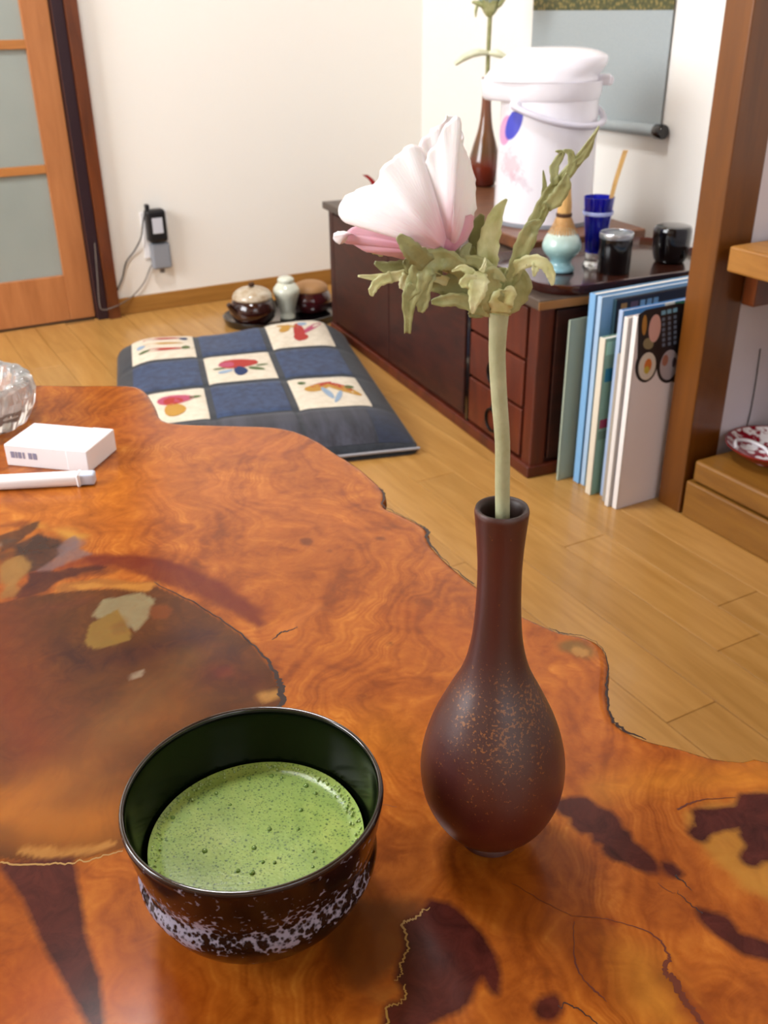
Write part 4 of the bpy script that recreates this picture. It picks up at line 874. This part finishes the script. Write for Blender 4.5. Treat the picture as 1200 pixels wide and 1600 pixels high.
lathe('stand_body', smooth_prof([(.018, 0), (.0235, .001), (.0240, .006), (.0185, .014), (.0195, .021), (.030, .033), (.0335, .044), (.029, .058), (.0215, .068), (.0185, .0705), (.016, .0695), (.016, .06)], 4), mt['celadon'], ws, 48)
wk = empty('bamboo_whisk', (1.078, 1.318, tb+.0635), 0, 'bamboo tea whisk standing upside down on the celadon stand', 'whisk')
lathe('handle', smooth_prof([(.0118, .030), (.0118, .045), (.0100, .062), (.0078, .078), (.0060, .084), (.0001, .085)], 3), mt['bamboo'], wk, 28)
lathe('binding_thread', [(.0122, .0275), (.0134, .029), (.0134, .033), (.0122, .0345)], mt['thread'], wk, 28)
tb_ = bmesh.new()
for i in range(56):
    a = 2*pi*i/56; q = .5+.5*(i % 2)
    pr = [(.0125, .028), (.0185*(.85+.15*q), .015), (.0255*(.86+.14*q), .002), (.0235*(.9+.1*q), -.003)]
    for (r1, z1), (r2, z2) in zip(pr[:-1], pr[1:]):
        w_ = .0009; c1, s1 = cos(a), sin(a)
        v = [tb_.verts.new((r*c1-s*w_*s1, r*s1+s*w_*c1, z)) for r, z, s in ((r1, z1, -1), (r1, z1, 1), (r2, z2, 1), (r2, z2, -1))]; tb_.faces.new(v)
o = bmobj('tines', tb_, mt['bamboo_l'], wk, False); tag(o, kind='stuff')
gl = put('blue_glass', 1.152, 1.318, 'cobalt blue tumbler with clear foot on the tray, behind the black canister', 'glass')
lathe('tumbler', smooth_prof([(.0165, .024), (.0195, .05), (.0225, .08), (.0262, .117)], 3)+[np.array(q) for q in ((.0250, .1175), (.0238, .110), (.0212, .08), (.0180, .05), (.015, .029), (.0001, .028))], mt['cobalt'], gl, 40, cap=False)
lathe('foot', smooth_prof([(.0001, 0), (.0185, 0), (.0185, .004), (.0155, .012), (.0165, .024), (.0001, .024)], 2), mt['clear'], gl, 40, cap=False)
lathe('etched_band', [(.0252, .088), (.0256, .0895), (.0262, .0935), (.0257, .0945)], M('pale_etch', 'a9b6e8', .5), gl, 40, cap=False)
sp_ = empty('tea_scoop', (1.152, 1.318, tb+.030), facing((1.15, 1.32)), 'slim bamboo tea scoop leaning in the blue glass', 'scoop')
def sweep(name, pts, w, th, m, par):
    V, Fc = [], []; P = smooth_prof(pts, 6)
    for i, p in enumerate(P):
        ww = w*(1+.35*(i/len(P))); V += [(p[0]-ww, p[1]-th, p[2]), (p[0]+ww, p[1]-th, p[2]), (p[0]+ww, p[1]+th, p[2]), (p[0]-ww, p[1]+th, p[2])]
    for i in range(len(P)-1):
        for j in range(4): a = i*4+j; b = i*4+(j+1) % 4; Fc.append((a, b, b+4, a+4))
    Fc += [(0, 1, 2, 3), tuple(range(len(V)-4, len(V)))]; return mesh(name, V, Fc, m, par)
sweep('scoop_blade', [(.004, .0, 0), (.016, .001, .06), (.024, .002, .11), (.0345, .003, .157), (.0365, .0, .162)], .0032, .0012, mt['bamboo'], sp_)
cn = put('black_canister', 1.152, 1.266, 'black cylindrical tea canister with silver lid, in front of the blue glass', 'canister')
lathe('can_body', [(.0270, 0), (.0280, .001), (.0280, .058)], mt['blk_gloss'], cn, 44); lathe('can_lid', smooth_prof([(.0282, .058), (.0288, .0585), (.0288, .0655), (.0275, .0675), (.0262, .0665), (.0255, .0645), (.0001, .0645)], 2), mt['silver'], cn, 44)
nt_ = put('tea_caddy', 1.287, 1.272, 'round glossy black tea caddy at the right of the tray, beside the post', 'caddy')
lathe('caddy_body', smooth_prof([(.022, 0), (.026, .002), (.0300, .012), (.0325, .028), (.0330, .040)], 4), mt['blk_gloss'], nt_, 44); lathe('caddy_lid', smooth_prof([(.0332, .0402), (.0334, .050), (.0325, .058), (.027, .0635), (.0001, .065)], 4), mt['blk_gloss'], nt_, 44)
# small black rest beside the caddy
b_ = put('lid_rest', 1.315, 1.215, 'tiny black saucer on the tray edge beside the tea caddy', 'saucer'); lathe('saucer', smooth_prof([(.006, 0), (.012, .001), (.017, .005), (.015, .0052), (.0001, .003)], 2), mt['blk_gloss'], b_, 24)

# ------------------------------------------------------------------ air pot
KB = np.array([1.262, 1.612, ctop+.0265]); kr = facing(KB)
kt = empty('air_pot', KB, kr, 'tall white vacuum air pot with flower print and domed lid on the brown board', 'kettle')
mt['kwhite'] = M('white_enamel', 'edebf2', .28, coat=.3)
def kettle_body():
    t = NT('printed_white_enamel'); t.set(Roughness=.25, Coat_Weight=.3)
    v = t.coord('Object'); s = t.n('ShaderNodeSeparateXYZ'); t.l(v, s.inputs[0]); x, z = s.outputs[0], s.outputs[2]
    base = t.mix(0, 'edebf2', 'edebf2')
    def bl(cx_, cz_, rx_, rz_, ang, col, soft=.15, brk=0):
        dx = t.math('SUBTRACT', x, cx_); dz = t.math('SUBTRACT', z, cz_); ca2, sa2 = cos(ang), sin(ang)
        u = t.math('ADD', t.math('MULTIPLY', dx, ca2/rx_), t.math('MULTIPLY', dz, sa2/rx_)); w_ = t.math('ADD', t.math('MULTIPLY', dx, -sa2/rz_), t.math('MULTIPLY', dz, ca2/rz_))
        d = t.math('SQRT', t.math('ADD', t.math('MULTIPLY', u, u), t.math('MULTIPLY', w_, w_)))
        if brk: d = t.math('ADD', d, t.math('MULTIPLY_ADD', t.noise(v, 70, 3, .7), brk*2, -brk))
        return t.ramp(d, [(1-soft, 1.0), (1.0, 0.0)])
    c = base
    fl = bl(-.066, .112, .026, .036, .2, None, .6, .9); c = t.mix(t.math('MULTIPLY', fl, .55), c, 'd9a3b0')
    fl = bl(-.045, .09, .012, .03, .9, None, .5, .9); c = t.mix(t.math('MULTIPLY', fl, .4), c, 'b9a0b4')
    c = t.mix(bl(-.0800, .176, .0125, .030, -.15, None), c, 'd79ac6')
    c = t.mix(bl(-.0640, .190, .0150, .034, -.35, None), c, '4a50c4')
    fl = bl(.02, .05, .03, .02, .2, None, .6, .9); c = t.mix(t.math('MULTIPLY', fl, .3), c, 'b9b4c8')
    t.col(c); return t.m
lathe('pot_body', smooth_prof([(.093, .0), (.098, .004), (.0985, .02), (.0965, .10), (.0945, .19), (.0930, .235)], 5), kettle_body(), kt, 72)
sq = lambda r, z, a: r*(1+.36*max(0, -cos(a))**5)                      # the beak reaches out to the left
lathe('collar', smooth_prof([(.0925, .228), (.0955, .233), (.0978, .245), (.0988, .262)], 3), mt['kwhite'], kt, 72, mod=sq)
lathe('lid', smooth_prof([(.0985, .262), (.0995, .2635), (.0975, .272), (.090, .290), (.074, .308), (.045, .3175), (.0001, .3195)], 5), mt['kwhite'], kt, 72, mod=lambda r, z, a: r*(1+.30*max(0, -cos(a))**3*(max(0, 1-max(0, z-.262)/.056))**.7)*(1-.10*max(0, cos(a))+.42*max(0, cos(a))**2*min(1, max(0, z-.270)/.035)), cap=False)
box('lid_release', .083, .113, -.02, .02, .253, .272, mt['kwhite'], kt, bev=.004, seg=3)
h = tube('hinge_knob', [(.108, -.016, .262), (.108, .016, .262)], .0095, mt['kwhite'], kt, 16, k=1)
hp = []
for a in np.linspace(-.25, pi+.0, 24): a_ = radians(50); hx, hy = .104*cos(a), -.104*sin(a)*1.02; hp.append((hx*cos(a_)-hy*sin(a_), hx*sin(a_)+hy*cos(a_), .222-.036*sin(a)))
tube('carry_handle', hp, .0062, M('handle_plastic', 'cfccd8', .35), kt, 12, k=2)
for s in (-1, 1): V_ = lathe('handle_pivot', [(.0001, 0), (.011, 0), (.010, .010), (.0001, .011)], mt['kwhite'], kt, 20, (s*.0935*cos(radians(50)), s*.0935*sin(radians(50)), .222)); V_.rotation_euler = (0, pi/2, radians(50)+(0 if s > 0 else pi))
lathe('swivel_base', [(.090, -.0005), (.0985, -.0005), (.0995, .004), (.0988, .0085)], mt['grey_pl'], kt, 72)

# ------------------------------------------------------------------ second vase with pale flower, behind the air pot
B2 = np.array([1.412, 2.035, ctop+.0268]); r2 = facing(B2)
B2v = empty('tall_vase', on_chest(.36, .845, ctop+.0268), r2, 'brown amber glazed long necked vase behind the white air pot', 'vase')
B2 = on_chest(.36, .845, ctop+.0268)
lathe('body', smooth_prof([(.018, 0), (.026, .004), (.033, .022), (.0375, .045), (.036, .065), (.028, .095), (.0175, .130), (.0125, .165), (.0105, .205), (.0115, .235), (.013, .240), (.011, .240), (.009, .22), (.0085, .16), (.008, .08), (.0001, .075)], 5), mt['vase2'], B2v, 48, cap=False)
f2 = empty('blue_flower', B2, r2, 'pale blue artificial flower with green leaves in the brown vase by the wall', 'flower')
tube('stem', [(0, 0, .10), (0, 0, .24), (0, 0, .30), (.001, 0, .372)], .0052, mt['leaf_d'], f2, 10)
lathe('calyx', smooth_prof([(.006, .366), (.014, .376), (.021, .392), (.0235, .40)], 3), mt['leaf'], f2, 20, mod=lambda r, z, a: r*(1+.12*sin(5*a)))
for i in range(7):
    a = 2*pi*i/7
    V, Fc = [], []
    for k in range(8):
        t_ = k/7; w_ = .020*sin(pi*min(1, .15+t_*.85))+.003
        rr, z = .010+.034*t_+.006*sin(t_*3), .388+.055*t_-.010*t_*t_
        for j in range(5):
            q = (j/4-.5)*2; V.append((rr*cos(a)-q*w_*sin(a), rr*sin(a)+q*w_*cos(a), z+.003*q*q))
    for k in range(7):
        for j in range(4): Fc.append((k*5+j, k*5+j+1, k*5+j+6, k*5+j+5))
    solid(mesh('petal', V, Fc, mt['petal2'], f2, True), .001)
def simple_leaf(par, pts, ws_, m, name='leaf'):
    P = smooth_prof(pts, 5); n_ = len(P); V, Fc = [], []
    wv = np.interp(np.linspace(0, 1, n_), np.linspace(0, 1, len(ws_)), ws_)
    for i, p in enumerate(P):
        t_ = P[min(i+1, n_-1)]-P[max(i-1, 0)]; s_ = np.cross(t_, (0, 1, 0)); s_ /= np.linalg.norm(s_)+1e-9
        for q in (-1, 0, 1): V.append(p+s_*q*wv[i]+np.array([0, -.002*(1-abs(q)), 0]))
    for i in range(n_-1):
        for j in range(2): Fc.append((i*3+j, i*3+j+1, i*3+j+4, i*3+j+3))
    return solid(mesh(name, V, Fc, m, par, True), .001)
simple_leaf(f2, [(.002, -.010, .292), (-.024, -.02, .294), (-.050, -.02, .286), (-.075, -.02, .270)], [.004, .008, .008, .004], mt['leaf2'])
simple_leaf(f2, [(.0, -.010, .292), (.02, -.018, .292), (.040, -.018, .284)], [.004, .009, .004], mt['leaf2'])
simple_leaf(f2, [(-.006, -.006, .380), (-.022, -.014, .392), (-.040, -.014, .396)], [.004, .006, .002], mt['leaf']); simple_leaf(f2, [(.008, -.006, .380), (.022, -.014, .392), (.034, -.014, .404)], [.004, .006, .002], mt['leaf'])
simple_leaf(f2, [(-.028, -.012, .392), (-.031, -.014, .378), (-.031, -.014, .366)], [.004, .003, .001], mt['leaf'])
# red lacquer handle of an incense/ladle rest at the far end of the chest
rt = np.array([1.098, 2.098, ctop+.0005])
rt_e = empty('wooden_block', rt, facing(rt), 'small tan wooden block at the far left corner of the chest top', 'block'); box('block', -.036, .004, -.018, .018, 0, .018, mt['lid_wood'], rt_e, bev=.003)
R3 = rt+np.array([.035, -.02, 0])
rl = empty('red_ladle', R3, facing(R3), 'red lacquered spoon with bent handle standing behind the pink petals', 'spoon')
sweep('spoon_handle', [(.004, .0, .0), (.0, 0, .020), (-.004, .0, .038), (-.012, 0, .055), (-.027, .0, .067)], .0045, .0035, mt['red_lacq'], rl)
lathe('spoon_stand', smooth_prof([(.014, 0), (.018, .002), (.015, .012), (.0001, .014)], 3), mt['lid_wood'], rl, 20)

# ------------------------------------------------------------------ hanging scroll
sc_ = empty('hanging_scroll', (XR-.004, 1.84, .497), 0, 'grey blue silk hanging scroll with olive brocade band and black roller knobs', 'scroll')
y0, y1 = -.222, .24
box('silk_panel', -.004, -.002, y0, y1, .010, .226, mt['silk'], sc_, bev=0)
box('brocade_band', -.0045, -.0018, y0, y1, .226, .29, mt['brocade'], sc_, bev=0)
box('painting_sheet', -.0042, -.002, y0+.03, y1-.03, .29, .95, M('paper', 'd8d2bf', .8), sc_, bev=0)
for a, b in ((y0, y0+.03), (y1-.03, y1)): box('side_strip', -.004, -.002, a, b, .29, .95, mt['brocade'], sc_, bev=0)
box('top_band', -.0045, -.0018, y0, y1, .95, 1.15, mt['silk'], sc_, bev=0); box('hanging_rod', -.010, .000, y0-.01, y1+.01, 1.148, 1.160, mt['dark_post'], sc_, bev=.002)
tube('roller', [(-.014, y0-.001, 0), (-.014, y1+.001, 0)], .0125, mt['silk'], sc_, 20, k=1)
for s, y in ((-1, y0), (1, y1)): 
    V_ = lathe('roller_knob', [(.0001, 0), (.0135, 0), (.015, .002), (.015, .022), (.0135, .025), (.0001, .025)], mt['blk_gloss'], sc_, 24, (-.014, y, 0)); V_.rotation_euler = (-s*pi/2, 0, 0)

# ------------------------------------------------------------------ magazines between chest and post
def mag(name, x0, y1, th, h, w, label, cat, col, spine=None, lean=0, tilt=0):
    """x0: spine side, y1: back face; covers face -y"""
    e = empty(name, (x0, y1, 0.0005), 0, label, cat, rot=(radians(lean), radians(tilt), 0))
    mc = M(name+'_cover', col, .35); ms = M(name+'_spine', spine or col, .45)
    box('page_block', .0015, w-.002, -th+.0008, -.0008, .001, h-.002, M(name+'_pages', 'e9e4d8', .8), e, bev=0)
    box('front_cover', .001, w, -th, -th+.0009, 0, h, mc, e, bev=0); box('back_cover', .001, w, -.0009, 0, 0, h, mc, e, bev=0)
    box('spine', -.0008, .0022, -th, 0, 0, h, ms, e, bev=.0006); return e
mag('green_folder', .995, 1.184, .004, .285, .19, 'pale grey green thin folder standing against the chest end, farthest of the booklets', 'folder', 'a5b3a2', lean=0)
mag('sky_blue_magazine', 1.018, 1.166, .014, .330, .22, 'sky blue magazine, tallest, standing next to the grey green folder', 'magazine', '86b4dc', '7fb2e0')
m2 = mag('light_blue_magazine', 1.021, 1.150, .010, .328, .22, 'light blue magazine with pale worn spine, second of the blue ones from the chest', 'magazine', '8cbbe6', 'a8c6e4')
m3 = mag('dark_photo_magazine', 1.045, 1.140, .007, .322, .212, 'dark photo covered magazine behind the cream book', 'magazine', '332d33', '2f4a55')
for i, (a, b, c) in enumerate((( .010, .022, 'b0834e'), (.030, .045, '6f5360'), (.05, .06, '86b0d0'), (.064, .074, '86b0d0'), (.078, .088, '86b0d0'))): box('cover_print', a, b, -.0075, -.0069, .29, .315, M('print_'+c, c, .5), m3, bev=0)
m4 = mag('cream_book', 1.006, 1.120, .013, .272, .20, 'cream spined book with a mint green cover, shorter than the magazines', 'book', '8fb8a2', 'ddd6c4', tilt=0)
for a, b, z0, z1, c in ((.004, .19, .245, .266, 'a9dcc8'), (.006, .03, .20, .222, '2d7f9f'), (.005, .028, .12, .135, 'a33d5a'), (.004, .19, .10, .115, '76937f')): box('cover_print', a, b, -.0138, -.0129, z0, z1, M('print_'+c, c, .5), m4, bev=0)
m4b = mag('blue_white_magazine', 1.022, 1.100, .009, .318, .215, 'bright blue magazine with a green and white cover top, behind the white ones', 'magazine', '4a90d6', 'a9bfe0')
box('cover_print', .085, .105, -.0098, -.0089, .285, .318, M('print_w', 'e4e8e4', .5), m4b, bev=0); box('cover_print', .106, .20, -.0098, -.0089, .290, .316, M('print_g', '2f7a4a', .5), m4b, bev=0)
mag('beige_booklet', 1.011, 1.082, .006, .255, .20, 'thin beige booklet between the cream book and the white magazines', 'booklet', 'a49e92', 'a8a094')
mag('white_magazine', 1.004, 1.068, .009, .318, .215, 'white magazine standing just behind the sushi cover magazine', 'magazine', 'd9d5d4', 'e2dfdc')
m6 = mag('sushi_magazine', 1.009, 1.055, .010, .322, .215, 'white magazine with sushi rolls on a dark cover print, nearest of the booklets', 'magazine', 'e4e0ea', 'ece9e8')
yf = 1.045; Q_ = lambda x, y: (lambda p: (p[0]-1.009, p[2]-.0005))(plane(x, y, (0, 1, 0), (0, yf-.0005, 0)))
def printed(poly, col, dy, name='cover_print'):
    P = [Q_(*q) if len(q) == 2 else q for q in poly]; V = [(a, -.0101-dy, b) for a, b in P]+[(a, -.0100, b) for a, b in P]; n_ = len(P)
    Fc = [tuple(range(n_)), tuple(range(n_, 2*n_))]+[(i, (i+1) % n_, n_+(i+1) % n_, n_+i) for i in range(n_)]
    return mesh(name, V, Fc, M('print_'+col, col, .4), m6)
def disc(cx_, cy_, rx_, ry_, col, dy, rot=0, k=24):
    a = radians(rot); return printed([(cx_+rx_*cos(t)*cos(a)-ry_*sin(t)*sin(a), cy_+rx_*cos(t)*sin(a)+ry_*sin(t)*cos(a)) for t in np.linspace(0, 2*pi, k+1)[:-1]], col, dy)
printed([(998, 492), (1010, 484), (1060, 474), (1090, 472), (1083, 592), (1060, 602), (1040, 590), (1018, 560), (996, 560)], '211d24', .0003)
disc(1010, 571, 17, 27, '221c22', .0005, 12); disc(1045, 570, 18, 29, '221c22', .0005, 12)
disc(1011, 572, 13, 22, 'd6d2cc', .0008, 12); disc(1045, 570, 13.5, 24, 'a9a3ae', .0008, 12); disc(1012, 571, 5.5, 11, 'd0783a', .0011, 12); disc(1010, 578, 4, 6, 'c2b049', .0013, 12)
disc(1039, 563, 4.5, 9, '9a6a5c', .0011, 12); disc(1053, 566, 3, 8, '4a3f4c', .0011, 10)
disc(1023, 513, 9, 22, 'd3a9a6', .0008, 8); disc(1007, 508, 3.5, 16, 'b0803c', .0007, 4); disc(1013, 537, 8, 9, '8d8468', .0006, 20)
for i, x in enumerate((1037, 1046, 1055)):
    printed([(x-3.4, 486-i*2), (x+3, 484.6-i*2), (x+3, 491-i*2), (x-3.4, 492.5-i*2)], '7cb4d8', .0008)
    for k in range(6): printed([(x-2.3, 497+k*8-i*2), (x+2, 496+k*8-i*2), (x+2, 501+k*8-i*2), (x-2.3, 502+k*8-i*2)], '6a7890', .0008)

# ------------------------------------------------------------------ red plate on the step
pc = flat(1205, 706, .11); pl_ = empty('red_plate', (pc[0]-.005, pc[1]-.005, .1005), facing(pc), 'red and white patterned dish lying on the raised wooden step', 'plate')
def plate_mat():
    t = NT('red_white_pattern'); t.set(Roughness=.12, Coat_Weight=.5); v = t.coord('Object'); s = t.n('ShaderNodeTexVoronoi'); s.inputs['Scale'].default_value = 55; t.l(v, s.inputs['Vector'])
    a = t.ramp(s.outputs[0], [(.28, 1.0), (.36, 0.0)]); w2 = t.noise(v, 26, 3, .6); c = t.mix(a, '8c1428', 'e8e2e4'); c = t.mix(t.ramp(w2, [(.52, 0.0), (.56, 1.0)]), c, 'f1eef0'); t.col(c); return t.m
lathe('dish', smooth_prof([(.0001, 0), (.03, 0), (.034, .002), (.055, .012), (.070, .024), (.0715, .026), (.070, .0262), (.054, .015), (.034, .006), (.0001, .005)], 3), [mt['red_lacq']], pl_, 64, cap=False)
lathe('painted_face', smooth_prof([(.0001, .0056), (.034, .0066), (.054, .0156), (.0690, .0266)], 4), plate_mat(), pl_, 64, cap=False)
tube('white_scroll_line', [(-.052, -.02, .017), (-.055, .012, .018), (-.035, .03, .013), (-.012, .02, .009), (.0, -.005, .0085), (.02, -.012, .009), (.04, .005, .013)], .003, M('thick_white_glaze', 'f0eef2', .2), pl_, 8)

# ceiling lamp
lp = empty('ceiling_lamp', (.20, 1.42, ZC), 0, 'round white ceiling lamp', 'lamp')
tm = NT('lamp_shade'); tm.b.inputs['Emission Color'].default_value = (.95, .97, 1, 1); tm.set(Emission_Strength=62.0, Roughness=.6)
lathe('shade', smooth_prof([(.20, 0), (.22, -.02), (.20, -.06), (.12, -.08), (.0001, -.085)], 3), tm.m, lp, 32)
